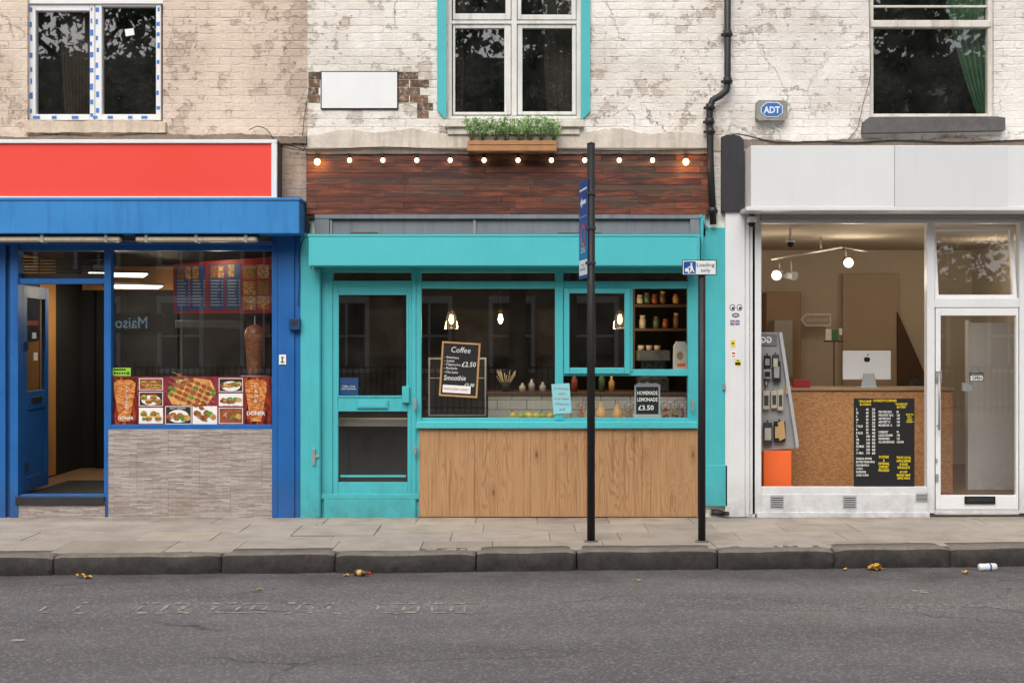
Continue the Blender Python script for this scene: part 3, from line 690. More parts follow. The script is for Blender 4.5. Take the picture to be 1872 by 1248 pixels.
FOODS=[mk_food('food_a',[(90,50,28),(190,120,60),(60,110,40),(200,70,44)],70),mk_food('food_b',[(210,150,80),(150,84,44),(236,208,160)],60),mk_food('food_c',[(120,64,34),(176,76,46),(220,180,90),(90,124,56)],80)]
b=B()
for i,(a,c) in enumerate(((325,488),(338,488),(352,487),(385,486),(398,486),(417,484),(445,486),(470,484),(445,515),(470,514),(445,542),(470,541))):
    b.m=i%3; w_=11 if a<440 else 22; h_=22 if a<440 else 24; b.pb(a,c,a+w_,c+h_,y-.006,y-.0045,.0001)
obj('food_photo',b,FOODS,t)
b=B(); b.pb(320,585,444,600,1.6,1.9,.01); b.pb(330,598,334,690,1.61,1.63); tag(obj('shelf_rail',b,METAL),'metal rail shelf at the back of the kebab shop','shelf')
# poster strip
y=.05
t=thing('poster','long kebab food poster stuck along the bottom of the window','poster',(X(349),y,Z(778)))
b=B(); b.sheet(204,688,496,778,y); obj('sheet',b,mk('poster_red',(132,42,54),.4,.4,9,.01,30),t,recalc=False)
flame=NT('poster_flame'); flame=flame.fin(flame.ramp(flame.noise(9,5,.6,flame.scale(flame.pos,(1.5,1,.45)),1.6),[(.42,sr(50,12,10)),(.58,sr(160,44,18)),(.72,sr(230,150,50))]),.4)
for q in (204,447):
    b=B(); b.sheet(q,690,q+48,777,y-.001); obj('flame_print',b,flame,t,recalc=False)
pic=[(254,691,298,713),(254,716,298,742),(254,745,298,774),(400,691,444,716),(400,719,444,742),(400,745,444,774),(302,742,350,775),(352,742,397,775)]
b=B()
for r in pic: b.sheet(*r,y-.0012)
obj('picture_border',b,PAPER,t,recalc=False)
b=B()
FM=FOODS+[mk('warm_print',(150,84,52),.4,.4,20),PAPER,mk('salad_green',(96,140,52),.4,.3,30),mk_food('bread_print',[(206,140,72),(232,178,108),(170,100,48)],25),mk('dark_print',(52,40,34),.5,.3,20),mk_food('grill_print',[(104,54,30),(176,100,54),(76,38,24)],45,(1,1,2.5))]
for i,(a,c,d,e) in enumerate(pic):
    bgm=(3,7,4,7,4,3,7,4)[i]
    b.m=bgm; b.sheet(a+1.2,c+1.2,d-1.2,e-1.2,y-.002)
    cx,cy=(a+d)/2,(c+e)/2+1; W2,H2=(d-a),(e-c)
    if bgm==7: b.m=4; b.pdisc(cx,cy+1,W2*.4,H2*.36,y-.003)
    nb=4 if i in (0,1,2) else 6
    for k in range(nb):
        fx=cx+(k-(nb-1)/2)*W2*.8/nb
        if i in (0,1,2):
            yy2=cy+(k%2-.5)*H2*.28
            b.m=6; b.pdisc(fx,yy2,W2*.15,H2*.2,y-.0036-.0004*k,12); b.m=5; b.pdisc(fx,yy2,W2*.14,H2*.07,y-.0038-.0004*k,12); b.m=8; b.pdisc(fx,yy2+H2*.06,W2*.14,H2*.05,y-.0039-.0004*k,12)
        else:
            b.m=(8,1,8,0,5,6)[k]; b.pdisc(fx,cy+R.uniform(-.14,.14)*H2,W2*.13,H2*.17,y-.0036-.0004*k,10,R.random())
    for k in range(3):
        b.m=R.choice((5,0,2)); b.pdisc(cx+R.uniform(-.36,.36)*W2,cy+R.uniform(-.3,.3)*H2,R.uniform(2.5,5),R.uniform(1.5,3),y-.0064-.0003*k,9,R.random())
obj('food_photo',b,FM,t,recalc=False)
b=B()
b.m=6; b.face([(X(350+a*44,y),y-.0024,Z(716+c*27,y)) for a,c in ((-1,.25),(-.6,-.6),(.1,-.95),(.8,-.8),(1.02,0),(.7,.8),(-.1,.95),(-.8,.85))])
for k in range(5):
    b.M=Matrix.Translation((X(350,y),y,Z(716,y)))@Matrix.Rotation(.42,4,'Y'); zz=(k-2)*.05
    b.m=1; b.face([(-.25,-.0035,zz-.002),(.25,-.0035,zz-.002),(.25,-.0035,zz+.002),(-.25,-.0035,zz+.002)])
    for q in range(6):
        b.m=8 if q%3 else (5 if k%2 else 3); cx=-.17+q*.064; b.face([(cx+.03*math.cos(i*.628)*R.uniform(.85,1.1),-.004-.0003*q-.0001*k,zz+.02*math.sin(i*.628)*R.uniform(.85,1.1)) for i in range(10)])
    b.M=None
for k in range(9):
    b.m=R.choice((5,1,5,1)); a=R.random()*6.28; b.pdisc(350+40*math.cos(a),716+23*math.sin(a),R.uniform(3,6),R.uniform(2,4),y-.0065-.0002*k,9)
obj('skewer_print',b,FM,t,recalc=False)
dm=mk_food('doner_print',[(120,54,22),(196,110,50),(236,168,96),(150,70,30)],34,(1,1,3))
for cx in (228,468):
    b=B(); b.face([(X(a+cx,y),y-.003,Z(c,y)) for a,c in ((-9,770),(9,770),(14,745),(19,716),(20,700),(12,694),(-12,694),(-20,700),(-19,716),(-14,745))]); obj('doner_print',b,dm,t,recalc=False)
text('C\nH\nI\nC\nK\nE\nN',230,727,5,y-.005,SIGNW,t,sp=.9); text('DONER',230,764,6,y-.005,SIGNW,t,align='CENTER',bold=.02)
text('L\nA\nM\nB',465,719,6,y-.005,SIGNW,t,sp=1.1); text('DONER',468,755,7,y-.005,SIGNW,t,align='CENTER',bold=.02)
text('BURGERS',276,721,3.6,y-.008,SIGNR,t,align='CENTER'); text('HOT WRAPS',325,746,3.6,y-.008,SIGNW,t,align='CENTER'); text('MIXED GRILL',422,742,3.6,y-.008,SIGNR,t,align='CENTER')
t=thing('sticker','green hygiene rating sticker in the corner of the kebab window','sticker',(X(222),.05,Z(688)))
b=B(); b.sheet(206,672,239,687,.05); obj('sheet',b,GREENS,t,recalc=False)
b=B(); 
for k in range(5): b.pdisc(210+k*4.5,682,1.8,1.8,.049,10)
b.pdisc(234,682,3,3,.049,12); b.pb(208,674,230,676.5,.0485,.0495,.0001); obj('print',b,BLACKM,t,recalc=False)
text('5',234,682,3.5,.048,GREENS,t,align='CENTER')
# ------------------------------------------------------------------ MIDDLE SHOP
b=B(); 
nrow=10
for r in range(nrow):
    ya=283+r*(109/nrow); yb=ya+109/nrow-.25; x=560-R.uniform(0,90)
    while x<1298:
        w_=R.uniform(70,260); a=max(560,x); c=min(1298,x+w_-.2)
        if c-a>6: b.pb(a,ya,c,yb,-.05-R.random()*.006,.0,.001)
        x+=w_
tag(obj('plank_fascia',b,PLANK),'long panel of reclaimed red-brown wood planks above the turquoise shop','wood panel')
t=thing('string_lights','string of festoon bulbs along the top of the wood planks','string lights',(X(917),-.09,Z(300)))
bx=[580,639,700,762,823,885,947,1008,1069,1132,1193,1254]
P=[]; 
ctl=[558]+bx+[1290]
for i in range(len(ctl)-1):
    for k in range(6):
        f=k/6; P.append((X(ctl[i]+(ctl[i+1]-ctl[i])*f,-.1),-.1,Z(281+3*math.sin(math.pi*f)*(0.6+.4*((i*7)%3)),-.1)))
P.append((X(1290,-.1),-.1,Z(281,-.1)))
b=B(); b.tube(P,.004,6); obj('cable',b,BLACKM,t)
for i,px in enumerate(bx):
    x=X(px,-.1); big=i in (0,11)
    s_=1.4 if big else 1
    b=B(); zc=Z(296 if big else 293,-.1); b.ball((x,-.1,zc),.0215*s_,14,8,(1,1,1.12)); bo=obj('bulb',b,BULBO if big else BULBW,t)
    b=B(); b.lathe([(.014,0),(.014,.03),(.007,.036)],(x,-.1,zc+.02*s_),10); obj('socket',b,BLACKM,bo)
for px in (580,1254):
    l=bpy.data.lights.new('bulb_light','POINT'); l.energy=1.2; l.color=(1,.5,.18); l.shadow_soft_size=.03
    lo=bpy.data.objects.new('bulb_light',l); lo.location=(X(px,-.14),-.15,Z(300,-.14)); COL.objects.link(lo)
t=thing('planter_box','wooden planter box of small leafy plants under the middle window','planter',(X(936,-.2),-.2,Z(276,-.2)))
b=B(); b.pb(855,257,1017,265,-.26,-.24,.003); b.pb(855,266,1017,276,-.262,-.24,.003); b.pb(855,257,1017,276,-.08,-.06,.003); b.pb(854,257,858,276,-.258,-.06,.003); b.pb(1014,257,1018,276,-.258,-.06,.003); b.pb(856,271,1016,275,-.24,-.08,.002)
obj('box',b,mk('planter_wood',(178,128,84),.65,.2,9,.3,50,.4,sr(120,82,52)),t)
b=B(); b.pb(859,262,1013,268,-.238,-.08); obj('soil',b,DMET,t)
bl_=B(); bs_=B(); bp_=B()
for k in range(8):
    cx=862+k*21.5+R.uniform(-3,3)
    for q in range(14):
        tx_=cx+R.uniform(-13,13); tx_=max(850,min(1026,tx_))
        x=X(tx_,-.16); z=Z(R.uniform(217,242)+(4 if q%5==0 else 0),-.16); yy=-.16+R.uniform(-.09,.09)
        bs_.tube([(X(cx,-.16)+R.uniform(-.02,.02),-.16,Z(264,-.16)),((x+X(cx,-.16))/2,yy,Z(250,-.16)),(x,yy,z)],.002,4)
        for l in range(22):
            d=Vector((R.gauss(0,1),R.gauss(0,1),R.gauss(0,1))).normalized(); c=Vector((x,yy,z))+d*R.uniform(.005,.05)
            u=Vector((R.gauss(0,1),R.gauss(0,.5),R.gauss(0,1))).normalized(); w_=d.cross(u).normalized(); L_=R.uniform(.011,.019)
            tgt=bp_ if R.random()<.14 and z>Z(236,-.16) else bl_
            tgt.face([c-u*L_*.9,c+w_*L_*.5,c+u*L_*.9,c-w_*L_*.5])
obj('foliage',bl_,LEAF,t,recalc=False); o=obj('buds',bp_,LEAFP,t,recalc=False); o['kind']='stuff'; obj('stems',bs_,mk('stem',(76,88,56),.8),t,recalc=False)
sf=thing('shopfront','turquoise painted coffee shopfront with oak-look panel base','shopfront',(X(925),0,0))
b=B(); b.pb(575,392,1290,400,-.05,.0,.003); b.pb(575,400,602,432,-.045,.0,.002); b.pb(1262,400,1290,432,-.045,.0,.002); b.pb(602,400,1262,432,-.012,.0,.002); b.m=1; b.pb(603,401,607,431,-.03,-.013); b.pb(865,401,870,431,-.03,-.013)
obj('shutter_backing',b,[GREYB,METAL],sf)
b=B(); b.pb(564,430,1279,486,-.28,.005,.006); b.pb(562,428,1281,432,-.286,.004,.002); b.m=1; b.pb(560,427.2,1283,428.4,-.27,-.0,.001); b.pb(640,424,690,429,-.2,-.1,.01); b.pb(1020,425,1100,429,-.22,-.1,.01)
obj('fascia',b,[TURQF,mk('debris',(74,76,70),.9)],sf)
b=B(); b.pb(1274,432,1279.5,487,-.284,-.1,.002); obj('fascia_end_cap',b,TURQ,sf)
b=B(); b.pb(549,405,568,950,-.04,.08,.004); b.pb(566,492,586,950,-.055,.08,.005); b.pb(581,492,584,945,-.062,-.054,.001); obj('pilaster',b,TURQ,sf)
b=B(); b.pb(1280,416,1326,925,-.045,.08,.005); b.pb(1292,850,1330,925,-.05,-.0,.004); b.pb(1278,490,1290,925,-.02,.06); obj('pilaster',b,TURQ,sf)
b=B(); b.rects([(586,487,608,945),(752,487,770,945),(1015,497,1030,768),(1143,527,1157,680),(1258,487,1281,786),(607,487,1260,498),(607,513,752,523),(770,514,1015,527),(1030,514,1258,527),(1030,675,1258,687),(770,764,1258,774)],.0,.09,.004)
b.rects([(586,903,766,912),(592,912,760,948)],-.03,.08); b.pb(756,490,760,940,-.012,.0,.001); obj('frame',b,TURQ,sf)
b=B(); b.pb(760,771,1276,783,-.06,.08,.005); obj('sill',b,TURQF,sf)
b=B()
for k in range(5): b.pb(766+k*102,784,766+(k+1)*102-.35,944,-.02,.02,.0012)
obj('oak_panel',b,OAK,sf)
b=B(); b.frame((1031,527,1152,683),(1041,536,1142,672),-.022,.03,.004); cs=obj('casement',b,TURQ,sf); pane(cs,[(1041,536,1142,672)],.01)
pane(sf,[(770,527,1015,764),(770,498,1015,514),(1030,498,1258,514),(608,498,752,513)],.05)
b=B(); b.rects([(608,523,618,903),(745,523,752,903),(618,523,745,537),(618,724,745,752),(618,881,745,903)],.012,.06,.004)
b.frame((616,536,747,726),(619,539,743,723),.006,.03,.002)
dr=obj('door',b,TURQ,sf); dr['label']='turquoise glazed shop door with letter plate across the middle rail'
pane(dr,[(618,537,745,724),(618,752,745,881)],.04)
b=B(); b.pb(652,731,709,746,-.004,.012,.003); b.m=1; b.pb(655,734,706,743,-.007,-.003,.002); obj('letter_plate',b,[TURQ,TURQF],dr)
b=B(); b.pb(735,706,748,736,-.03,.01,.004); obj('lock_block',b,TURQ,dr)
b=B(); b.pb(622,868,742,872,0,.012,.002);obj('weather_bar',b,TURQ,dr)
for a,c,d,e in ((571,820,576,850),(576,832,584,836),(757,728,761,748),(757,815,761,830),(1264,728,1268,750),(1322,700,1326,712)):
    b=B(); b.pb(a,c,d,e,-.075,-.03,.002); obj('shutter_bolt',b,METAL,sf)
b=B(); b.pb(1281,396,1286,485,-.09,-.05,.002); b.pb(1279,393,1284,400,-.09,-.05,.004); b.tube([(X(1286,-.07),-.07,Z(398,-.07)),(X(1290,-.07),-.07,Z(412,-.07)),(X(1294,-.07),-.07,Z(418,-.07))],.007,6); obj('bracket',b,TURQ,sf)
b=B(); b.tube([(X(1300),.0,.05),(X(1322),-.01,.04)],.03,10); b.tube([(X(1325),-.02,.04),(X(1327),-.1,.05)],.02,10); tag(obj('pipe_stub',b,DMET),'broken dark pipe end at the foot of the turquoise pilaster','pipe')
t=thing('drainpipe','black downpipe with an offset bend between the middle and right buildings','drainpipe',(X(1300),-.1,Z(412)))
y=-.09
pp=[(1330,-300),(1330,150),(1328,166),(1316,176),(1303,183),(1298,196),(1297,215),(1299,300),(1304,410)]
b=B(); b.tube([(X(a,y),y,Z(c,y)) for a,c in pp],.032,14); obj('pipe',b,PIPE,t)
for a,c,r_ in ((1330,62,.041),(1330,148,.041),(1298,196,.041),(1297,222,.043),(1298,240,.04),(1303,385,.04)):
    b=B(); b.lathe([(r_,-.03),(r_,.03)],(X(a,y),y,Z(c,y)),14); b.box(X(a,y)-.055,X(a,y)+.055,y+.03,y+.06,Z(c,y)-.012,Z(c,y)+.012); obj('collar',b,PIPE,t)
# chalkboard
t=thing('chalkboard','wood-framed chalkboard with coffee prices hanging at the cafe window','chalkboard',(X(840,.03),.03,Z(728,.03)))
y=.03; th=.062
cx,cy=840.5,675.5
MB=Matrix.Translation((X(cx,y),y,Z(cy,y)))@Matrix.Rotation(th,4,'Y')
sc=S(y); hw,hh=35.2*sc,50*sc
b=B(); b.M=MB; f=.018
b.box(-hw,-hw+f,-.012,.012,-hh,hh); b.box(hw-f,hw,-.012,.012,-hh,hh); b.box(-hw+f,hw-f,-.012,.012,hh-f,hh); b.box(-hw+f,hw-f,-.012,.012,-hh,-hh+f); obj('frame',b,mk('pine',(186,142,92),.6,.15,9),t)
b=B(); b.M=MB; b.box(-hw+f,hw-f,-.004,.008,-hh+f,hh-f,.0005); obj('board',b,BOARD,t)
def tx(s,x,z,h,m=CHALK,**k): return text(s,x*sc,z*sc,h*sc,-.006,m,t,M=MB,name=k.pop('name','lettering'),**k)
tx('Coffee',0,36,10.5,align='CENTER',shear=.12,bold=-.008,wpx=35*sc); 
for i,s_ in enumerate(('- Americano','- Latte','- Cappuccino','- Mochacha','- Chai Latte')): tx(s_,-29,22-i*6.8,4.4,shear=.3,wpx=(26,18,30,24,26)[i]*sc,rot=(-.02,.01,-.01,.02,0)[i])
tx('£2.50',3,10,9,shear=.15,wpx=26*sc,rot=.04); tx('Smoothie',-28,-16,9.5,shear=.15,wpx=40*sc,rot=.03); tx('£5.00',10,-27,6.5,shear=.15,wpx=18*sc)
b=B(); b.M=MB; b.box(-29*sc,22*sc,-.0075,-.0055,-43*sc,-29*sc,.0003); obj('paper_strip',b,PAPER,t)
text('MAKE EVERY HEART',-27*sc,-36*sc,3.8*sc,-.009,SIGNR,t,M=MB,wpx=46*sc)
def pendant(px,py,lab,shade,y=.45):
    x,z=X(px,y),Z(py,y); t=thing('pendant_lamp',lab,'lamp',(x,y,z-.06),'pendant lamps in the cafe window')
    b=B(); b.tube([(x,y,z+.1),(x,y,2.6)],.0025,5); obj('cord',b,BLACKM,t)
    b=B(); b.lathe([(.016,.045),(.018,.1),(.006,.11)],(x,y,z),12); obj('socket',b,mk('brass',(150,110,50),.3,.1,metal=.8),t)
    b=B(); b.lathe([(.003,-.055),(.018,-.04),(.026,-.01),(.02,.025),(.012,.045)],(x,y,z),14); obj('bulb',b,BULB,t)
    if shade:
        b=B(); b.lathe([(.07,-.1),(.066,-.06),(.05,.02),(.03,.07),(.014,.09)],(x,y,z),20)
        obj('lamp_shade',b,mk_glass('amber_shade_'+str(px),.85,.08,.2),t)
    l=bpy.data.lights.new('pendant_light','POINT'); l.energy=9; l.color=(1,.66,.36); l.shadow_soft_size=.03
    lo=bpy.data.objects.new('pendant_light',l); lo.location=(x,y+.09,z-.06); COL.objects.link(lo)
pendant(825,583,'glass-shaded pendant lamp above the chalkboard',True)
pendant(915,582,'bare glowing pendant bulb in the middle of the cafe window',False)
pendant(1133,583,'glass-shaded pendant lamp behind the hinged casement',True)
t=thing('counter','white tiled counter inside the cafe','counter',(X(1050,.7),.7,.1))
b=B(); b.box(X(892,.65),X(1255,.65),.65,1.3,.1,Z(722,.65),.003); obj('tiled_front',b,TILEW,t)
b=B(); b.box(X(890,.65),X(1257,.65),.62,1.33,Z(722,.65)+.001,Z(717,.65),.003); obj('worktop',b,DBROWN,t)
t=thing('display_fridge','black glazed display fridge behind the chalkboard','fridge',(X(835,.8),.8,.1))
b=B(); b.box(X(780,.8),X(890,.8),.8,1.4,.1,Z(652,.8),.01); obj('cabinet',b,BLACKM,t)
b=B(); b.frame((783,654,889,760),(786,657,886,758),.79,.8,.002); b.pb(786,690,886,692,.792,.8); obj('door_frame',b,PLASTG,t)
b=B(); b.box(X(568),X(1298),.2,.48,.86,Z(769),.003); tag(obj('window_shelf',b,mk('shelf_white',(190,186,176),.5,.08)),'pale shelf running along inside the cafe window','shelf')
t=thing('back_counter','dark back counter with cupboards along the rear wall of the cafe','counter',(X(900,2.8),2.9,.1))
b=B(); b.box(X(640,2.6),X(1150,2.6),2.6,3.2,.1,1.0,.01); obj('cabinet',b,mk('back_cabinet',(84,74,66),.6,.2),t)
b=B(); b.box(X(640,2.6),X(1150,2.6),2.57,3.2,1.001,1.04,.004); obj('worktop',b,PLASTG,t)
for k,(px,wd,lab) in enumerate(((700,.5,'leftmost framed menu on the cafe rear wall'),(880,.7,'wide framed menu in the middle of the cafe rear wall'),(1010,.4,'small framed menu at the right of the cafe rear wall'))):
    t=thing('framed_menu',lab,'menu',(X(px,3.2),3.25,1.5),'framed menus on the cafe rear wall')
    x=X(px,3.2); b=B(); b.box(x-wd/2,x+wd/2,3.24,3.28,1.5,2.1,.004); obj('frame',b,DBROWN,t)
    b=B(); b.box(x-wd/2+.03,x+wd/2-.03,3.232,3.239,1.53,2.07,.001); obj('sheet',b,mk('menu_sheet_%d'%k,(96,92,84),.7,.4,9),t)
SH=Z(769)
LEM=mk('lemon_skin',(214,196,74),.45,.12,20); LEM2=mk('green_apple_skin',(158,178,76),.4,.15,20)
for px,y,m in ((938,.28,LEM),(953,.25,LEM2),(968,.3,LEM),(981,.24,LEM),(993,.28,LEM2),(1006,.25,LEM),(962,.36,LEM2)):
    b=B(); b.lathe([(.001,0),(.018,.004),(.032,.02),(.035,.034),(.028,.052),(.012,.062),(.004,.067)],(X(px,y),y,SH),14)
    tag(obj('lemon' if m is LEM else 'apple',b,m),'yellow lemon lying on the shelf left of the blue note' if m is LEM else 'green apple lying among lemons on the cafe shelf','fruit','fruit on the cafe window shelf')
SQ=mk('squash_skin',(214,168,112),.5,.12,12)
for px,h,lab in ((1099,.17,'tall pale squash right behind the black post'),(1129,.15,'squat pale squash left of the lemonade sign')):
    y=.3; t=thing('squash',lab,'squash',(X(px,y),y,SH))
    b=B(); b.lathe([(.02,0),(.045,.012),(.056,.045),(.048,.08),(.03,.105),(.026,h-.02),(.014,h)],(X(px,y),y,SH),18); obj('body',b,SQ,t)
    b=B(); b.tube([(X(px,y),y,SH+h-.005),(X(px,y)+.006,y,SH+h+.02)],.006,6); obj('stalk',b,BROWNI,t)
CUP=mk_glass('clear_plastic',.95,.06,.4)
fm={k:mk('fruit_'+k,c,.4,.2,30) for k,c in {'orange':(234,136,54),'red':(204,54,60),'green':(150,186,84),'purple':(120,64,110)}.items()}
for px,y,ks,lab in ((1063,.3,('orange','red'),'clear cup of cut fruit right of the blue note'),(1150,.32,('orange','green'),'clear cup of cut fruit left of the lemonade sign'),(1217,.28,('red','orange'),'clear bag-like cup of red and orange fruit right of the lemonade sign'),(1234,.36,('green','red'),'clear cup with green and red fruit near the window corner'),(1248,.28,('purple','red'),'clear cup of dark berries in the right window corner')):
    t=thing('fruit_cup',lab,'cup',(X(px,y),y,SH),'fruit cups on the cafe shelf')
    b=B(); b.lathe([(.038,0),(.052,.12),(.056,.125),(.05,.15),(.02,.17)],(X(px,y),y,SH),18); obj('cup',b,CUP,t)
    b=B()
    for k in range(16):
        b.m=R.choice((0,1)); a=R.random()*6.28; q=R.uniform(0,.026); b.ball((X(px,y)+q*math.cos(a),y+q*math.sin(a),SH+.018+R.random()*.085),.013,8,5)
    obj('fruit',b,[fm[k] for k in ks],t)
    b=B(); b.tube([(X(px,y),y,SH+.1),(X(px,y)+.03,y,SH+.24)],.003,6); obj('straw',b,SIGNR,t)
t=thing('tabletop_sign','black homemade lemonade sign in a clear stand on the cafe shelf','sign',(X(1184,.1),.1,Z(769,.1)))
y=.1; b=B(); b.frame((1160,704,1207,760),(1163,707,1204,757),y,y+.012,.002); b.pprism([(1160,704),(1207,704),(1199,699),(1190,701),(1184,697),(1178,701),(1168,699)],y,y+.012); b.pb(1158,758,1209,769,y-.01,y+.16,.003); obj('stand',b,mk('clear_acrylic',(160,164,166),.3,.08),t)
b=B(); b.pb(1163,707,1204,757,y+.003,y+.009,.0005); obj('board',b,BOARD,t)
text('HOMEMADE',1183.5,718,7,y-.001,CHALK,t,align='CENTER',wpx=37,bold=.01); text('LEMONADE',1183.5,730,7,y-.001,CHALK,t,align='CENTER',wpx=37,bold=.01); text('£3.50',1181,745,9,y-.001,CHALK,t,align='CENTER',wpx=28,bold=.01)
t=thing('paper_note','pale turquoise handwritten note taped over the window mullion','note',(X(1026),-.01,Z(757)))
b=B(); b.pprism([(1008,702),(1041,700),(1045,754),(1012,757)],-.006,-.0045); obj('sheet',b,mk('note_paper',(140,210,218),.7,.05),t)
SC=mk('red_ink',(190,60,70),.6,.1)
for i,s_ in enumerate(('Gin Wine from','£5.50','or Jar Salad','& Mango Juice','£5')): text(s_,1026+i*.5,710+i*9.5,4,-.008,SC,t,align='CENTER',shear=.3,wpx=26 if len(s_)>8 else 12,rot=-.03)
t=thing('sticker','small dark blue coffee club sticker on the turquoise door glass','sticker',(X(636),.036,Z(723)))
b=B(); b.sheet(619,690,655,722,.036); obj('sheet',b,mk('navy_sticker',(24,66,110),.5,.1),t,recalc=False)
text('Coffee Club\nreserved beds',637,708,3.2,.034,SIGNW,t,align='CENTER',wpx=28)
# shelves & jars right
t=thing('wall_shelf','dark wall shelving with jars at the right of the cafe','shelf',(X(1215,1.0),1.0,1.2))
y=1.0; b=B()
for py in (556,600): b.pb(1160,py,1262,py+5,y-.05,y+.2,.002)
b.pb(1158,520,1161,680,y,y+.2); obj('boards',b,DBROWN,t)
J=[mk('jar_'+str(i),c,.4,.15) for i,c in enumerate(((140,64,46),(180,172,156),(100,72,54),(76,94,62),(180,140,72)))]
for k,(px,pb_,h_,lab) in enumerate(((1170,556,16,'small tin first on the upper cafe shelf'),(1183,556,20,'jar second on the upper cafe shelf'),(1197,556,17,'jar third on the upper cafe shelf'),(1212,556,22,'tall jar fourth on the upper cafe shelf'),(1236,556,18,'jar by the edge of the upper cafe shelf'),(1175,600,22,'jar at the far left of the lower cafe shelf'),(1200,600,20,'jar second on the lower cafe shelf'),(1217,600,16,'short jar in the middle of the lower cafe shelf'),(1237,600,26,'tall can at the right of the lower cafe shelf'))):
    t=thing('jar',lab,'jar',(X(px,y),y,Z(pb_,y)),'jars on the cafe shelves')
    hz=h_*S(y); b=B(); b.lathe([(.034,0.001),(.036,hz*.7),(.026,hz*.85),(.026,hz*.9)],(X(px,y),y,Z(pb_,y)),14); obj('body',b,J[(k*2+1)%5],t)
    b=B(); b.lathe([(.029,hz*.9),(.029,hz*1.08)],(X(px,y),y,Z(pb_,y)),12); obj('lid',b,J[(k+1)%5],t)
WT=Z(717,.65)
t=thing('coffee_machine','steel and black coffee machine behind the right cafe panes','coffee machine',(X(1195,.9),.9,WT))
MST=mk('machine_steel',(120,120,120),.3,.12,6,metal=.6)
b=B(); b.pb(1166,640,1226,660,.8,1.15,.01); b.pb(1168,690,1224,716,.8,1.15,.01); b.pb(1174,658,1218,692,.95,1.15,.004); obj('body',b,MST,t)
for px in (1180,1196,1212):
    b=B(); b.tube([(X(px,.8),.85,Z(662,.8)),(X(px,.8),.85,Z(672,.8)),(X(px,.75),.73,Z(674,.75))],.012,8); obj('group_handle',b,BLACKM,t)
b=B(); 
for px in (1173,1188,1203): b.lathe([(.03,0),(.036,.05)],(X(px,.9),.95,Z(640,.9)),12)
obj('cup_stack',b,J[1],t)
t=thing('coffee_bag','white paper coffee bag standing behind the right cafe pane','bag',(X(1244,.5),.5,Z(676,.5)))
y=.5; b=B(); b.pprism([(1232,676),(1258,676),(1257,632),(1252,624),(1238,624),(1233,632)],y,y+.09); obj('body',b,mk('bag_paper',(206,202,194),.7,.12,14,.3,30),t)
b=B(); b.pdisc(1243,650,6,8,y-.002,16); obj('label_patch',b,BROWNI,t,recalc=False); 
b=B(); b.pb(1238,664,1253,670,y-.003,y-.001,.0003); obj('print',b,ORANGE,t)
b=B(); b.pb(1150,676,1264,681,.48,.7,.003); tag(obj('shelf_board',b,TURQ),'short turquoise shelf behind the right cafe panes','shelf')
y=.8
t=thing('straw_cup','cup of pale straws on the tiled counter','cup',(X(925,y),y,WT))
b=B(); b.lathe([(.04,0),(.05,.1)],(X(925,y),y,WT),14); obj('cup',b,BLACKM,t)
b=B()
for k in range(26):
    a=R.random()*6.28; b.tube([(X(925,y),y,WT+.02),(X(925,y)+.1*math.cos(a),y+.05*math.sin(a),WT+.16+R.random()*.07)],.003,4)
obj('straws',b,mk('straw_cream',(190,182,150),.6),t)
for k,(px,h,m) in enumerate(((955,.09,J[1]),(972,.13,METAL),(992,.1,J[1]),(1050,.2,J[0]),(1100,.22,J[3]),(1118,.16,J[4]))):
    b=B(); b.lathe([(.03,0),(.034,h*.6),(.014,h*.8),(.014,h)],(X(px,y),y,WT),14)
    tag(obj('bottle',b,m),'%s standing on the tiled cafe counter'%('short pale bottle nearest the straws','steel shaker','pale bottle beside the steel shaker','tall rust-red bottle','tall green bottle','yellow bottle right of the green one')[k],'bottle','bottles on the cafe counter')
# posts
def post(px0,px1,top,lab):
    y=1.69*2280/(990-624)-12; x=X((px0+px1)/2,y); r=(px1-px0)/2*S(y)
    t=thing('sign_post',lab,'post',(x,y,0))
    b=B(); b.tube([(x,y,-.02),(x,y,Z(top,y))],r*.97,24); obj('pole',b,BLACK,t)
    b=B(); b.lathe([(r*.99,0),(r*.99,.008),(.004,.02)],(x,y,Z(top,y)),20); obj('cap',b,BLACK,t)
    b=B(); b.lathe([(r*1.9,.0),(r*1.7,.008),(r*1.02,.012)],(x,y,.001),20); obj('collar',b,JOINT,t)
    return t,x,y,r
t,x,y,r=post(1073,1088,264,'tall black post with a side-on blue parking sign')
ts=thing('parking_sign','blue parking zone sign seen edge-on at the tall black post','sign',(x-.04,y,Z(510,y)))
A=Vector((X(1058.5,y+.3),y+.3,0)); Bq=Vector((X(1074,y-.04),y-.04,0)); u=(Bq-A).normalized(); nrm=Vector((0,0,1)).cross(u)
if nrm.x>0: nrm=-nrm
W_=(Bq-A).length; zb,zt=Z(508,y),Z(327,y); Hh=zt-zb
MS=Matrix(((u.x,-nrm.x,0,A.x),(u.y,-nrm.y,0,A.y),(0,0,1,zb),(0,0,0,1)))
for q in ((0,Hh*.63),(Hh*.64,Hh)):
    b=B(); b.M=MS; b.box(0,W_,0,.004,q[0],q[1],.001); obj('plate',b,NAVY,ts)
b=B(); b.M=MS; b.box(.012,W_-.012,-.0015,-.0005,.03,.16,.0002); b.box(.03,W_-.03,-.0015,-.0005,Hh*.9,Hh*.92,.0002); b.face([(W_/2+.1*math.cos(i*.314),-.001,Hh*.44+.1*math.sin(i*.314)) for i in range(20)])
b.face([(.05,-.001,Hh*.78),(.13,-.001,Hh*.84),(.13,-.001,Hh*.8),(W_-.06,-.001,Hh*.8),(W_-.06,-.001,Hh*.76),(.13,-.001,Hh*.76),(.13,-.001,Hh*.72)]); obj('white_marking',b,SIGNW,ts,recalc=False)
b=B(); b.M=MS
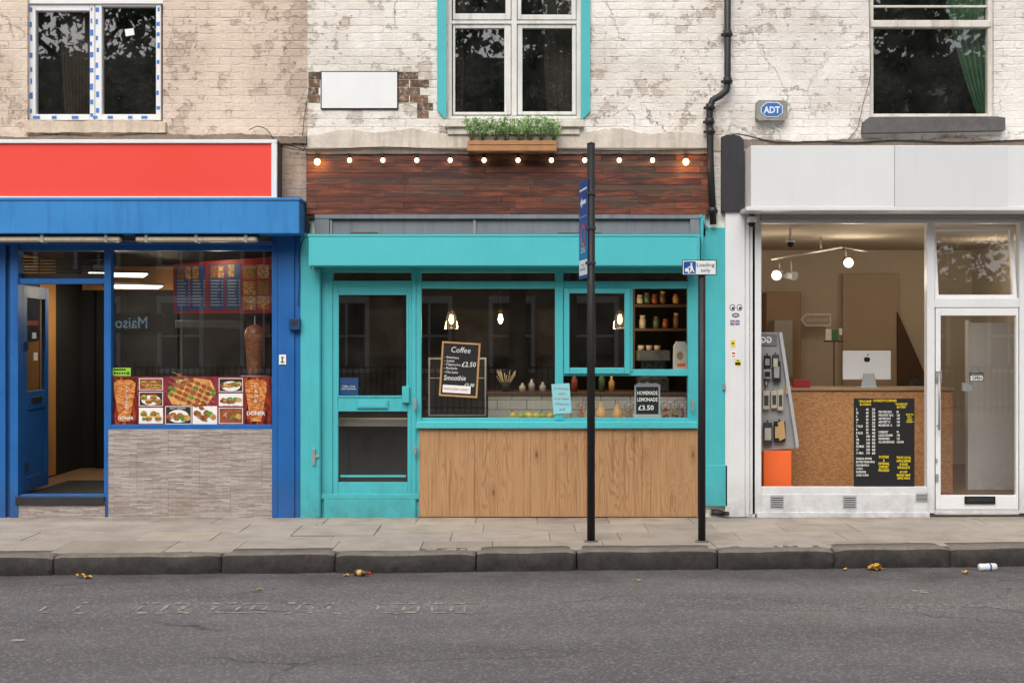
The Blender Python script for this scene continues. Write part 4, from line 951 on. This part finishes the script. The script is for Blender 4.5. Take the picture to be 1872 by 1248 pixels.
for i in range(24):
    a0,a1=i*math.pi/12,(i+1)*math.pi/12
    b.face([(W_/2+q*math.cos(a),-.002,Hh*.44+q*math.sin(a)) for q,a in ((.105,a0),(.105,a1),(.075,a1),(.075,a0))])
obj('red_ring',b,SIGNR,ts,recalc=False)
b=B(); b.M=MS; b.face([(W_/2+.072*math.cos(i*.314),-.0025,Hh*.44+.072*math.sin(i*.314)) for i in range(20)]); obj('blue_disc',b,NAVY,ts,recalc=False)
text('ZONE',W_/2,Hh*.29,.045,-.002,SIGNW,ts,M=MS,align='CENTER'); text('Mon-Fri\n8.30am-6.30pm',W_/2,.095,.024,-.004,BLACKM,ts,M=MS,align='CENTER')
for f in (.15,.5,.85):
    b=B(); b.box(x-r-.012,x+r+.004,y-r-.004,y+r+.004,zb+Hh*f-.012,zb+Hh*f+.012,.003); obj('clamp',b,DMET,ts)
t,x,y,r=post(1276,1290,478,'short black post carrying the loading only sign')
ts=thing('loading_sign','white loading only sign with blue symbol on the short black post','sign',(x,y-.05,Z(503,y)))
ya=y-r-.01
b=B(); b.pb(1247,475,1310,503,ya,ya+.004,.001); obj('border',b,BLACKM,ts)
b=B(); b.pb(1248.5,476.5,1308.5,501.5,ya-.002,ya+.001,.001); obj('plate',b,SIGNW,ts)
b=B(); b.pb(1250,478,1272,500,ya-.004,ya-.0015,.0005); obj('symbol_panel',b,NAVY,ts)
b=B(); yy=ya-.005
b.pdisc(1264,482.5,2,2,yy,12)
b.face([(X(a,yy),yy,Z(c,yy)) for a,c in ((1262,485),(1266,485),(1267,491),(1270,498),(1268,498),(1265,493),(1263,498),(1261,498),(1262,491))])
b.face([(X(a,yy),yy,Z(c,yy)) for a,c in ((1262,485.5),(1263,487.5),(1257,491),(1256,489.5))])
b.face([(X(a,yy),yy,Z(c,yy)) for a,c in ((1252,491),(1259,489),(1260,496),(1253,497))]); b.pdisc(1259,498,1.6,1.6,yy,10)
obj('porter_symbol',b,SIGNW,ts,recalc=False)
text('Loading',1290,485,7,ya-.004,BLACKM,ts,align='CENTER',wpx=32,bold=.0); text('only',1290,495,7,ya-.004,BLACKM,ts,align='CENTER',wpx=17,bold=.0)
b=B(); b.box(x-r-.01,x+r+.01,ya+.004,y+r+.006,Z(492,y),Z(486,y),.003); obj('clamp',b,DMET,ts)
# ------------------------------------------------------------------ RIGHT SHOP
t=thing('alarm_box','weathered grey burglar alarm box with blue badge on the right wall','alarm',(X(1411),-.05,Z(220)))
b=B(); b.pprism([(1384,186),(1388,183),(1437,184),(1440,188),(1439,216),(1435,220),(1387,220),(1383,215)],-.09,.0); obj('case',b,mk('alarm_case',(140,140,132),.6,.3,12,.2,40,chips=1,ccol=sr(54,58,52)),t)
b=B(); oc=[(1391,196),(1401,187),(1422,187),(1431,194),(1431,207),(1422,214),(1401,214),(1391,206)]; b.pprism(oc,-.096,-.088); obj('badge',b,SIGNW,t)
b=B(); b.face([(X(1411+(a-1411)*.93,-.098),-.098,Z(200+(c-200)*.9,-.098)) for a,c in oc]); obj('badge_print',b,mk('adt_blue',(50,112,188),.4,.05),t,recalc=False)
text('ADT',1411,201,12,-.1,SIGNW,t,align='CENTER',wpx=30,bold=.03)
b=B(); b.pprism([(1320,250),(1330,246),(1352,248),(1360,256),(1360,386),(1320,386)],-.08,.0); tag(obj('corner_block',b,CHAR),'charcoal block at the left end of the white sign fascia','block')
t=thing('sign_board','long blank grey-white sign fascia above the phone shop','sign',(X(1640),-.2,Z(380)))
y=-.36
b=B(); b.pb(1373,266,1635,378,y,.0,.003); b.pb(1635.6,266,2150,378,y+.003,.0,.003); b.pb(1364,378,2155,385,y-.012,.0,.004); obj('box',b,WFASC,t)
b=B(); b.pb(1636,267,1843,377,y-.002,y+.004,.001); obj('panel',b,WFASC2,t)
sf=thing('shopfront','white painted phone repair shopfront with glazed door on its right','shopfront',(X(1610),0,0))
b=B(); b.pb(1326,386,1362,945,-.05,.08,.004); b.pb(1362,386,1370,945,-.03,.08,.003); obj('pilaster',b,WPAINT,sf)
b=B()
for k in range(4): b.pb(1392,387+k*4,1880,390.4+k*4,-.06+.004*k,.02,.002)
obj('shutter_slat',b,PLASTG,sf)
b=B(); b.rects([(1370,386,1392,940),(1695,403,1709,938),(1864,403,1886,938),(1392,403,1864,408),(1392,890,1695,903),(1709,545,1864,562),(1709,932,1864,940)],.0,.09,.004); b.pb(1371,400,1376,940,-.008,.0,.001); obj('frame',b,WPAINT,sf)
b=B(); b.pb(1392,903,1697,938,-.012,.08,.004); b.pb(1384,936,1700,946,-.03,.06,.004); obj('plinth',b,WPAINT,sf)
b=B(); b.pb(1886,386,1925,945,-.05,.08,.004); obj('pilaster',b,WPAINT,sf)
b=B(); b.frame((1711,563,1862,931),(1720,577,1858,905),.01,.06,.004); dr=obj('door',b,UPVC,sf); dr['label']='white glazed door with long handle and open sign'
pane(dr,[(1720,577,1858,905)],.04)
b=B(); b.tube([(X(1717,-.05),-.05,Z(682,-.05)),(X(1717,-.05),-.05,Z(786,-.05))],.009,10); b.tube([(X(1717,-.05),-.05,Z(690,-.05)),(X(1717,-.05),.01,Z(690,-.05))],.006,8); b.tube([(X(1717,-.05),-.05,Z(778,-.05)),(X(1717,-.05),.01,Z(778,-.05))],.006,8); obj('handle',b,METAL,dr)
for q in ((1711,678,1722,700),(1711,866,1716,880),(1711,838,1714,846)):
    b=B(); b.pb(*q,-.004,.012,.002); obj('lock_plate',b,METAL,dr)
b=B(); b.pb(1764,907,1820,921,-.004,.012,.003); b.m=1; b.pb(1768,910,1816,917,-.007,-.003,.001); obj('letter_plate',b,[BLACKM,DMET],dr)
MH=Matrix.Translation((X(1786),.02,Z(545)))@Matrix.Rotation(-.13,4,'X')
b=B(); b.M=MH; hw=75/190; hh=134/190
b.box(-hw,-hw+.035,0,.05,0,hh); b.box(hw-.035,hw,0,.05,0,hh); b.box(-hw+.035,hw-.035,.001,.05,0,.035); b.box(-hw+.035,hw-.035,.001,.05,hh-.035,hh); hp=obj('hopper_window',b,UPVC,sf)
b=B(); b.M=MH; b.face([(-hw+.035,.03,.035),(hw-.035,.03,.035),(hw-.035,.03,hh-.035),(-hw+.035,.03,hh-.035)]); obj('pane',b,GL,hp,recalc=False)
for a,c,d,e in ((1408,905,1433,929),(1541,905,1566,929),(1674,901,1697,917)):
    b=B(); b.pb(a,c,d,e,-.016,-.011,.001); b.m=1; b.frame((a,c,d,e),(a+2,c+2,d-2,e-2),-.02,-.012,.001)
    for k in range(5): b.pb(a+2,c+2+k*(e-c-4)/5,d-2,c+2+k*(e-c-4)/5+(e-c-4)/9,-.021,-.01,.001)
    obj('air_vent',b,[DMET,PLASTG],sf)
t=thing('security_camera','white and black dome security camera under the white fascia','camera',(X(1374),-.1,Z(414)))
b=B(); b.lathe([(.03,.0),(.045,.01),(.045,.05),(.03,.06)],(X(1374,-.1),-.1,Z(402,-.1)-.03),18); b.pb(1368,398,1384,403,-.12,-.03); obj('base',b,WPAINT,t)
b=B(); b.ball((X(1374,-.1),-.1,Z(408,-.1)),.036,16,10); obj('dome',b,BLACKM,t)
y=-.052
def stick(lab,build,px,py,cat='sticker'):
    t=thing('sticker',lab,cat,(X(px,y),y,Z(py+6,y)),'stickers on the white pilaster'); build(t)
for px,s_ in ((1339,'left'),(1352,'right')):
    def f_(t,px=px):
        b=B(); b.pdisc(px,562,5.2,6,y,16); obj('black_disc',b,BLACKM,t,recalc=False); b=B(); b.pdisc(px,562,3.8,4.6,y-.001,16); obj('white_disc',b,PAPER,t,recalc=False); b=B(); b.pdisc(px+.8,563,2.2,2.8,y-.002,12); obj('pupil',b,BLACKM,t,recalc=False)
    stick('round black and white eye sticker, %s of the pair on the white pilaster'%s_,f_,px,562)
def f_(t):
    b=B(); b.pdisc(1345,576,7,4,y,16); obj('sheet',b,BLACKM,t,recalc=False); b=B(); b.pdisc(1345,576,5.4,2.6,y-.001,16); obj('print',b,PLASTG,t,recalc=False)
stick('small oval grey sticker below the eye stickers',f_,1345,576)
def f_(t):
    b=B(); b.sheet(1335,585,1352,594,y); obj('sheet',b,NAVY,t,recalc=False)
    b=B(); b.sheet(1335,588.3,1352,590.7,y-.001); b.sheet(1342.2,585,1344.8,594,y-.0012)
    for q in (1,-1): b.face([(X(1335,y),y-.0008,Z(589.5-q*4.5,y)),(X(1336,y),y-.0008,Z(589.5-q*4.5,y)),(X(1352,y),y-.0008,Z(589.5+q*4.5,y)),(X(1351,y),y-.0008,Z(589.5+q*4.5,y))])
    obj('white_cross',b,PAPER,t,recalc=False)
    b=B(); b.sheet(1335,589,1352,590,y-.002); b.sheet(1343,585,1344,594,y-.002); obj('red_cross',b,SIGNR,t,recalc=False)
stick('union flag sticker on the white pilaster',f_,1343,590)
def f_(t):
    b=B(); b.sheet(1336,622,1344,634,y); obj('sheet',b,YEL,t,recalc=False); b=B(); b.sheet(1338,626,1342,629,y-.001); obj('print',b,BLACKM,t,recalc=False)
stick('upright yellow sticker on the white pilaster',f_,1340,628)
def f_(t):
    b=B(); b.sheet(1336,641,1346,655,y); obj('sheet',b,PAPER,t,recalc=False); b=B(); b.sheet(1338,644,1344,647,y-.001); b.sheet(1338,650,1344,652,y-.001); obj('print',b,SIGNR,t,recalc=False)
stick('white sticker with red print on the white pilaster',f_,1341,648)
def f_(t):
    b=B(); b.sheet(1344,657,1354,669,y); obj('sheet',b,YEL,t,recalc=False); b=B(); b.sheet(1344,662,1354,667,y-.001); b.sheet(1347,658,1351,660,y-.001); obj('print',b,BLACKM,t,recalc=False)
stick('lowest yellow and black sticker on the white pilaster',f_,1349,663)
# phone shop interior
b=B(); b.box(X(1540,3.95),X(1642,3.95),3.93,3.98,.12,Z(500,3.9),.004); obj('brown_wall_panel',b,mk('tan_board',(186,168,146),.7,.08,3),br)
b=B(); b.pprism([(1641,570),(1694,690),(1694,760),(1641,760)],3.9,3.95); obj('stair_side',b,DBROWN,br)
b=B(); b.box(X(1392,3.9),X(1455,3.9),3.6,3.97,.12,Z(535,3.9),.01); tag(obj('cupboard',b,mk('tan_cupboard',(160,134,108),.6,.1)),'brown cupboard at the back left of the phone shop','cupboard')
b=B(); b.box(X(1412,3.3),X(1446,3.3),3.2,3.5,Z(690,3.3),Z(585,3.3),.01); tag(obj('drinks_cooler',b,mk('cooler_grey',(156,152,144),.5)),'pale upright cooler behind the phone shop rack','cooler')
t=thing('arrow_sign_reflection','pale grey reflection of an arrow-shaped street sign with reversed lettering, built as a panel at the back of the phone shop','sign',(X(1491,3.6),3.6,Z(596,3.6)))  # window reflection of a street sign, modelled as a solid panel indoors
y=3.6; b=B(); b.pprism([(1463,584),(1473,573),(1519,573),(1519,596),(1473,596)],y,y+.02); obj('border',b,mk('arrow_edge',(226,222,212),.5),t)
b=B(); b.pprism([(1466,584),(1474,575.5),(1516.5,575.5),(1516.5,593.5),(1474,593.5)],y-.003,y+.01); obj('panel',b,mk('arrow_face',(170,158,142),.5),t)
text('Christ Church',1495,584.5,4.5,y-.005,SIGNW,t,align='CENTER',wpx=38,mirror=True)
t=thing('shop_counter','chipboard counter inside the phone shop','counter',(X(1600,1),1,.12))
b=B(); b.box(X(1430,.95),X(1742,.95),.95,1.5,.12,Z(714,.95),.004); obj('front',b,OSB,t)
b=B(); b.box(X(1428,.95),X(1744,.95),.93,1.53,Z(714,.95)+.001,Z(709,.95),.003); obj('worktop',b,BROWNI,t)
CT=Z(709,.95); y=1.1
t=thing('desktop_computer','silver all-in-one computer seen from behind on the counter','computer',(X(1585,y),y,CT))
b=B(); b.pb(1541,641,1629,694,y,y+.02,.008); obj('case',b,mk('silver_case',(224,225,228),.4,.02),t)
b=B(); b.prism([(X(1572,y),CT+.004),(X(1600,y),CT+.004),(X(1596,y),Z(682,y)),(X(1576,y),Z(682,y))],y-.05,y-.04); b.box(X(1568,y),X(1603,y),y-.12,y+.06,CT,CT+.006,.002); obj('stand',b,PLASTG,t)
b=B(); yy=y-.002
b.pdisc(1583.3,657,4,4.6,yy,16); b.pdisc(1586.6,657,4,4.6,yy-.0002,16); b.face([(X(1585+a,yy),yy-.0004,Z(649-c,yy)) for a,c in ((0,-1.5),(.6,1.5),(3,2.6),(2.6,0))]); obj('logo',b,BLACKM,t,recalc=False)
b=B(); b.lathe([(.002,.1),(.05,.09),(.09,.02),(.1,-.02)],(X(1670,2),2,Z(708,2)),16); tag(obj('chair_back',b,BLACKM),'black rounded chair back beyond the counter','chair')
b=B(); b.pb(1450,694,1482,708,1.0,1.05,.004); tag(obj('counter_sign',b,mk('dull_red_print',(150,40,36),.5)),'small red sign on the phone shop counter left of the computer','sign')
t=thing('postcard_stand','small green and white cards on a stand left of the computer','cards',(X(1528,2),2,Z(622,2)))
for q in ((1510,602,1520,622),(1534,600,1540,612)):
    b=B(); b.pb(*q,2,2.01); obj('white_card',b,PAPER,t)
b=B(); b.pb(1521,602,1533,622,2,2.01); obj('green_card',b,CG,t)
b=B(); b.pb(1508,622,1542,625,1.98,2.04); b.pb(1524,624,1526,712,2,2.02); obj('rack',b,DBROWN,t)
t=thing('display_rack','grey accessory rack with phone cases on an orange base','display rack',(X(1422,.3),.35,.12))
y=.26
b=B(); b.pprism([(1392,607),(1424,607),(1457,818),(1392,824)],y+.03,y+.1); obj('back_panel',b,mk('rack_grey',(150,150,150),.5),t)
b=B(); b.pprism([(1424,607),(1430,607),(1461,816),(1456,820)],y-.03,y+.1); obj('side_edge',b,PLASTG,t)
b=B(); b.pb(1396,824,1447,890,y-.02,y+.2,.004); obj('base',b,ORANGE,t)
b=B(); b.pb(1392,610,1420,632,y+.02,y+.028,.001); obj('header',b,mk('dark_header',(110,112,114),.5),t)
text('GG',1401,621,11,y+.016,SIGNW,t,align='CENTER',wpx=20,bold=.03,mirror=True)
cols=[BLACKM,J[1],METAL,mk('case_dark',(60,62,66),.4),mk('case_tan',(190,154,102),.5)]
spec=[(1397,650,1409,672,0),(1412,648,1424,676,3),(1396,675,1410,692,2),(1413,660,1427,698,0),(1395,714,1407,748,1),(1410,714,1421,746,1),(1422,712,1432,750,1),(1396,772,1412,812,3),(1415,770,1436,808,0),(1398,695,1404,706,3),(1437,700,1441,720,4)]
for a,c,d,e,m in spec:
    b=B(); b.pb(a,c,d,e,y-.02,y+.0,.003); b.pb((a+d)/2-.6,c-4,(a+d)/2+.6,c,y-.01,y+.03,.0005); p_=obj('packet',b,cols[m],t)
    b=B(); b.pb(a+2,c+(e-c)*.25,d-2,e-(e-c)*.2,y-.023,y-.0205,.0005); obj('packet_print',b,cols[4] if (a==1415) else cols[(m+2)%4],p_)
b=B(); b.pprism([(1422,772),(1433,768),(1436,800),(1425,806)],y-.028,y-.024); obj('tan_box',b,cols[4],t)
t=thing('price_board','tall black repair price list standing in the phone shop window','price list',(X(1617,.06),.06,Z(891,.06)))
y=.06; b=B(); b.pb(1561,728,1672,889,y,y+.008,.001); obj('sheet',b,BLACKM,t)
yy=y-.002
text('*IPHONE*\nSCREEN',1582,736,4,yy,YEL,t,align='CENTER',bold=.02,wpx=26); text('SHOREDITCH REPAIRS',1618,732,4.5,yy,YEL,t,align='CENTER',wpx=42,bold=.02); text('*MACBOOK*\nBATTERY',1648,741,4,yy,YEL,t,align='CENTER',bold=.02,wpx=24)
mods=['5','SE','6','6S','7','7 PLUS','8','8 PLUS','X','XR','XS','XS MAX','11','11 PRO']
text('\n'.join(mods),1565,788,4.2,yy,CHALK,t,wpx=15,bold=.02,sp=1.05)
text('\n'.join(['40','40','45','50','55','65','60','70','100','110','120','150','130','170']),1583,788,4.2,yy,CHALK,t,wpx=7,bold=.02,sp=1.05)
text('\n'.join(['25','25','30','30','35','35','40','40','45','50','50','60','60','65']),1594,788,4.2,yy,CHALK,t,wpx=6,bold=.02,sp=1.05)
text('PRO PRE 2012\nPRO POST 2012\nAIR PRE 2013\nAIR POST 13\nMACBOOK 12\n\nUNIBODY\nLOGIC BOARD\nKEYBOARD\nALL MACBOOKS',1606,780,4,yy,CHALK,t,wpx=29,bold=.02,sp=1.1)
text('80\n120\n100\n140\n150\n\n90\n170\n120\n150-270',1639,780,4,yy,CHALK,t,wpx=13,bold=.02,sp=1.1)
text('DUE TO\nMAC\nONLY\n>SPEED<',1663,764,3.2,yy,YEL,t,align='CENTER',bold=.02,wpx=14)
text('ORIGINAL IPHONE\nBATTERY FROM APPLE\nCAN SERVICE A\n11/12/13\n5/6/7/8/X/XS\n12 PRO 13 PRO',1565,853,3.8,yy,CHALK,t,wpx=34,bold=.02,sp=1.15)
text('IN STORE\n&\nEXTERNAL\nSUPPORT\nPROVIDED',1616,847,4.4,yy,YEL,t,align='CENTER',wpx=20,bold=.03)
text('YOUR LOCAL\nAPPLE REPAIR\n& SALES\nSPECIALISTS',1652,845,4.4,yy,YEL,t,align='CENTER',wpx=27,bold=.03)
text('5/7 OFF\nBRAND NEW\nAPPLE MACS',1652,868,4,yy,YEL,t,align='CENTER',wpx=25,bold=.03)
t=thing('open_sign','small black and white open sign hanging on the glazed door','sign',(X(1785),.03,Z(697)))
b=B(); b.pb(1773,681,1798,697,.03,.036,.001); obj('plate',b,BLACKM,t)
b=B(); b.pb(1774.5,687,1796.5,695.5,.027,.031,.0005); obj('panel',b,PAPER,t)
text('OPEN',1785.5,691.2,6,.025,BLACKM,t,align='CENTER',wpx=19,bold=.03); text('Come in we are',1785.5,684,2.4,.027,PAPER,t,align='CENTER')
b=B(); b.tube([(X(1775),.034,Z(682)),(X(1785),.034,Z(668)),(X(1796),.034,Z(682))],.0015,5); obj('string',b,BLACKM,t)
b=B(); b.pb(1760,700,1778,715,.06,.1,.003); tag(obj('key_box',b,PLASTG),'small grey box on the inside of the glazed door below the open sign','box')
b=B(); b.box(X(1772,1.2),5.88,1.2,1.26,.12,Z(590,1.2),.003); b.box(X(1772,1.2)-.02,X(1772,1.2),1.19,1.27,.12,Z(585,1.2)); tag(obj('partition_panel',b,WPAINT),'white partition panel behind the glazed door','partition')
t=thing('track_light','ceiling spotlight track with two lit heads in the phone shop','track light',(X(1450,1.6),1.6,2.7))
b=B(); b.tube([(X(1410,1.7),1.7,Z(474,1.7)),(X(1540,2.1),2.1,Z(452,2.1))],.012,8); b.tube([(X(1540,2.1),2.1,Z(452,2.1)),(X(1600,1.6),1.6,Z(462,1.6))],.008,8); b.tube([(X(1500,2.0),2.0,Z(459,2.0)),(X(1500,2),2,2.86)],.01,8); obj('track',b,METAL,t)
LIT=[(1420,503,1.7,(-.5,-.8,-.3)),(1551,480,2.1,(0,-.95,-.3))]
for px,py,yy,d in LIT:
    c=Vector((X(px,yy),yy,Z(py,yy))); d=Vector(d).normalized()
    b=B(); b.tube([c-d*.15,c-d*.02,c],[.03,.05,.055],14); b.tube([c-d*.1,c-d*.1+Vector((0,.02,.12))],.008,6); h=obj('lamp_head',b,PLASTG,t)
    b=B(); b.ball(c+d*.01,.05,12,8); obj('lens',b,SPOTL,h)
b=B(); c=Vector((X(1447,1.8),1.8,Z(500,1.8))); b.tube([c-Vector((.07,-.1,0)),c+Vector((.03,-.04,-.03))],[.04,.05],14); b.tube([c,c+Vector((0,.02,.14))],.008,6); obj('lamp_head',b,PLASTG,t)
for px,py,yy,dx,e in ((1420,503,1.7,-.1,8),(1551,480,2.1,0,11),(1640,500,.7,0,5),(1800,480,2.4,0,9)):  # first two at lit heads; other two are added fill without fixtures
    l=bpy.data.lights.new('spot_and_fill_light','POINT'); l.energy=e; l.color=(1,.84,.64); l.shadow_soft_size=.12
    lo=bpy.data.objects.new('spot_and_fill_light',l); lo.location=(X(px,yy)+dx,yy-.14,Z(py,yy)-.06); COL.objects.link(lo)
t=thing('ceiling_camera','small dome camera on the phone shop ceiling','camera',(X(1445,.9),.9,Z(452,.9)))
b=B(); b.lathe([(.045,.0),(.05,.03)],(X(1445,.9),.9,Z(443,.9)),14); b.lathe([(.015,.03),(.015,.3)],(X(1445,.9),.9,Z(443,.9)),8); obj('base',b,WPAINT,t)
b=B(); b.ball((X(1445,.9),.9,Z(446,.9)),.036,12,8); obj('dome',b,BLACKM,t)
for px,py,yy,e in ((215,515,1.5,8),(300,520,2.1,6),(400,462,.3,2.5)):  # last one is an added fill for menu and spit, no panel there
    l=bpy.data.lights.new('panel_and_fill_light','POINT'); l.energy=e; l.color=(1,.85,.62); l.shadow_soft_size=.1
    lo=bpy.data.objects.new('panel_and_fill_light',l); lo.location=(X(px,yy),yy,Z(py,yy)-.1); COL.objects.link(lo)
# ------------------------------------------------------------------ litter
YL=mk('yellow_leaf',(212,166,70),.7,.25,30); 
def gp(px,py,z=-.15):
    d=(CZ-z)*2280/(py-624); return (px-936)*d/2280,d-12
def leaf(px,py,s_,lab,n=1):
    x,y=gp(px,py); b=B()
    for q in range(n):
        a=R.random()*6.28; ox,oy=(R.uniform(-.04,.04) if n>1 else 0),(R.uniform(-.02,.02) if n>1 else 0)
        pts=[]
        for i in range(12):
            th=a+i*6.283/12; rr=s_*(1 if i%2 else .55)*(1.25 if i%12==0 else 1)*R.uniform(.8,1.1)
            pts.append((x+ox+rr*math.cos(th),y+oy+rr*math.sin(th),-.145+.01*q+abs(math.sin(th*1.5))*s_*.5))
        c=b.v((x+ox,y+oy,-.142+.01*q)); vs=[b.v(p) for p in pts]
        for i in range(12): b.f([c,vs[i],vs[(i+1)%12]])
    tag(obj('fallen_leaf',b,YL,recalc=False),lab,'leaf','fallen leaves in the road')
leaf(152,1056,.04,'yellow leaf in the gutter at the far left kerb',2)
leaf(1595,1042,.055,'large curled golden leaf against the right part of the kerb',3)
leaf(632,1053,.03,'small orange leaf just left of the brown bottle')
leaf(1765,1048,.04,'yellow leaf below the crushed can',1)
leaf(473,1078,.022,'tiny pale leaf on the asphalt left of the bottle')
leaf(1168,1062,.022,'tiny leaf on the asphalt below the short post')
leaf(1545,1042,.03,'flat yellow leaf left of the curled golden leaf')
x,y=gp(662,1052); t=thing('bottle','small brown bottle lying in the gutter','bottle',(x,y,-.15))
MM=Matrix.Translation((x-.06,y,-.124))@Matrix.Rotation(math.radians(90),4,'Y')@Matrix.Rotation(.2,4,'X')
b=B(); b.M=MM; b.lathe([(.02,0),(.024,.01),(.024,.075),(.01,.1),(.01,.125)],(0,0,0),14); obj('body',b,mk('amber_bottle',(110,56,26),.2,.2,20),t)
b=B(); b.M=MM; b.lathe([(.0248,.025),(.0248,.06)],(0,0,0),14); obj('paper_label',b,mk('bottle_label',(200,180,120),.6,.3,40),t)
b=B(); b.M=MM; b.lathe([(.012,.118),(.012,.135)],(0,0,0),10); obj('cap',b,SIGNR,t)
x,y=gp(1808,1044); t=thing('drink_can','white crushed drink can lying in the gutter at the right','can',(x,y,-.15))
Mc=Matrix.Translation((x-.075,y+.02,-.12))@Matrix.Rotation(math.radians(90),4,'Y')@Matrix.Rotation(-.15,4,'X')
b=B(); b.M=Mc; b.lathe([(.024,0),(.03,.01),(.028,.05),(.031,.09),(.029,.14),(.024,.15)],(0,0,0),16,1,.9); obj('body',b,SIGNW,t)
b=B(); b.M=Mc; b.lathe([(.0312,.085),(.0312,.1)],(0,0,0),16,1,.9); obj('blue_band',b,NAVY,t)
# ------------------------------------------------------------------ street opposite (seen in the reflections)
b=B(); b.box(-40,40,-24,-16,-.2,0,.01); struct('far_pavement',b,SLAB)
t=thing('terraced_building','pale stucco terrace across the road, seen only as reflections in the shop glass','building',(0,-24,0))
hs=[]
OB=mk_brick('stock_brick',sr(160,138,112),sr(124,102,80),sr(110,90,74),.5,1.,.1,.3)
for k in range(-8,9):
    for f_ in range(3): hs.append((k*2.4-.55,k*2.4+.55,.9+f_*3.0,2.8+f_*3.0))
b=B(); wall(b,-22,22,0,9.6,-24,hs,-.25); obj('wall',b,OB,t,recalc=False)
b=B(); b.box(-22,22,-33,-23.9,9.61,9.9); obj('roof',b,CORN,t)
for h in hs:
    b=B(); b.box(h[0],h[1],-24.2,-24.12,h[2],h[3],.01); b.m=1
    b.box(h[0]-.12,h[1]+.12,-24.02,-23.9,h[3],h[3]+.2,.01); b.box(h[0]-.12,h[1]+.12,-24.02,-23.88,h[2]-.12,h[2],.01); b.box(h[0]-.12,h[0],-24.02,-23.95,h[2],h[3],.01); b.box(h[1],h[1]+.12,-24.02,-23.95,h[2],h[3],.01); b.box(h[0],h[1],-24.11,-24.06,(h[2]+h[3])/2-.03,(h[2]+h[3])/2+.03); b.box((h[0]+h[1])/2-.03,(h[0]+h[1])/2+.03,-24.11,-24.06,h[2],h[3])
    obj('window',b,[BLACKM,WPAINT],t)
t=thing('shop_sign','dark shop sign across the road, mirrored in the kebab window','sign',(-11.1,-23.8,1.95))
b=B(); b.box(-12.2,-10,-23.85,-23.78,1.95,2.5,.01); obj('board',b,BLACKM,t)
text('Maison',-11.05,2.23,.34,0,mk_emit('lit_letters',(.5,.75,1,1),1.0),t,M=Matrix.Translation((0,-23.77,0)),align='CENTER',wpx=1.1,mirror=True)
b=B(); x=-14
while x<14: b.box(x,x+.025,-17.5,-17.475,0,1.15,.002); x+=.14
b.box(-14,14,-17.51,-17.47,1.05,1.09); b.box(-14,14,-17.51,-17.47,.1,.14)
tag(obj('railings',b,BLACKM),'black iron railings across the road, reflected in the cafe door','railings')
def tree():
    t=thing('street_tree','leafy street tree across the road, reflected in the upstairs windows','tree',(0,0,0),'street trees across the road')
    b=B(); b.tube([(0,0,0),(.1,.05,2),(0,0,4.2),(.2,.1,7),(.1,0,10)],[.28,.22,.18,.12,.04],10)
    tips=[]
    for k in range(12):
        a=k*2.4; z=3.6+k*.5; L_=R.uniform(1.8,3.2); p0=Vector((.05,0,z)); p2=p0+Vector((L_*math.cos(a),L_*math.sin(a),R.uniform(1,2.2))); b.tube([p0,(p0+p2)/2+Vector((0,0,.3)),p2],[.08,.05,.02],6); tips+= [p2,(p0+p2)/2+Vector((0,0,.5))]
    tips.append(Vector((0,0,10.4)))
    obj('trunk',b,BARK,t)
    b=B()
    for p in tips:
        for c_ in range(4):
            q=p+Vector((R.gauss(0,.6),R.gauss(0,.6),R.gauss(0,.5)))
            for l in range(70):
                c=q+Vector((R.gauss(0,.42),R.gauss(0,.42),R.gauss(0,.34))); u=Vector((R.gauss(0,1),R.gauss(0,1),R.gauss(0,1))).normalized(); w_=u.cross(Vector((R.gauss(0,1),R.gauss(0,1),R.gauss(0,1)))).normalized(); s_=R.uniform(.09,.16)
                b.face([c-u*s_,c+w_*s_*.6,c+u*s_,c-w_*s_*.6])
    obj('crown',b,LEAFT,t,recalc=False); return t
tr=tree()
for i,(x,y,rz) in enumerate(((-10.5,-18.5,0),(-5.2,-19.2,1.3),(.2,-18.6,3.3),(5.2,-18.4,2.6),(10.4,-19,4))):
    if i==0: o=tr
    else:
        o=tr.copy(); COL.objects.link(o)
        for ch in tr.children: c=ch.copy(); COL.objects.link(c); c.parent=o
    o.location=(x,y,0); o.rotation_euler.z=rz; 
# ------------------------------------------------------------------ light & camera
w=bpy.data.worlds.new('World'); scene.world=w; w.use_nodes=True; nt=w.node_tree
sky=nt.nodes.new('ShaderNodeTexSky'); sky.sky_type='NISHITA'; sky.sun_disc=False; sky.sun_elevation=math.radians(48); sky.sun_rotation=math.radians(195); sky.air_density=1; sky.dust_density=4; sky.ozone_density=1
hsn=nt.nodes.new('ShaderNodeHueSaturation'); hsn.inputs['Saturation'].default_value=.35
bg=nt.nodes['Background']; bg.inputs['Strength'].default_value=.15
nt.links.new(sky.outputs[0],hsn.inputs['Color']); nt.links.new(hsn.outputs[0],bg.inputs['Color'])
sl=bpy.data.lights.new('sun','SUN'); sl.energy=2.0; sl.angle=math.radians(50); sl.color=(1,.965,.92)
so=bpy.data.objects.new('sun',sl); COL.objects.link(so)
el,az=math.radians(48),math.radians(195)
d=Vector((math.sin(az)*math.cos(el),math.cos(az)*math.cos(el),math.sin(el)))
so.rotation_euler=d.to_track_quat('Z','Y').to_euler(); so.location=(0,-10,12)
cam=bpy.data.cameras.new('camera'); cam.lens=F/1872*36; cam.sensor_width=36; cam.clip_end=600; cam.clip_start=.1
co=bpy.data.objects.new('camera',cam); co.location=(0,-12,CZ); co.rotation_euler=(math.radians(90),0,0); COL.objects.link(co); scene.camera=co
scene.view_settings.view_transform='Standard'; scene.view_settings.look='None'; scene.view_settings.exposure=0
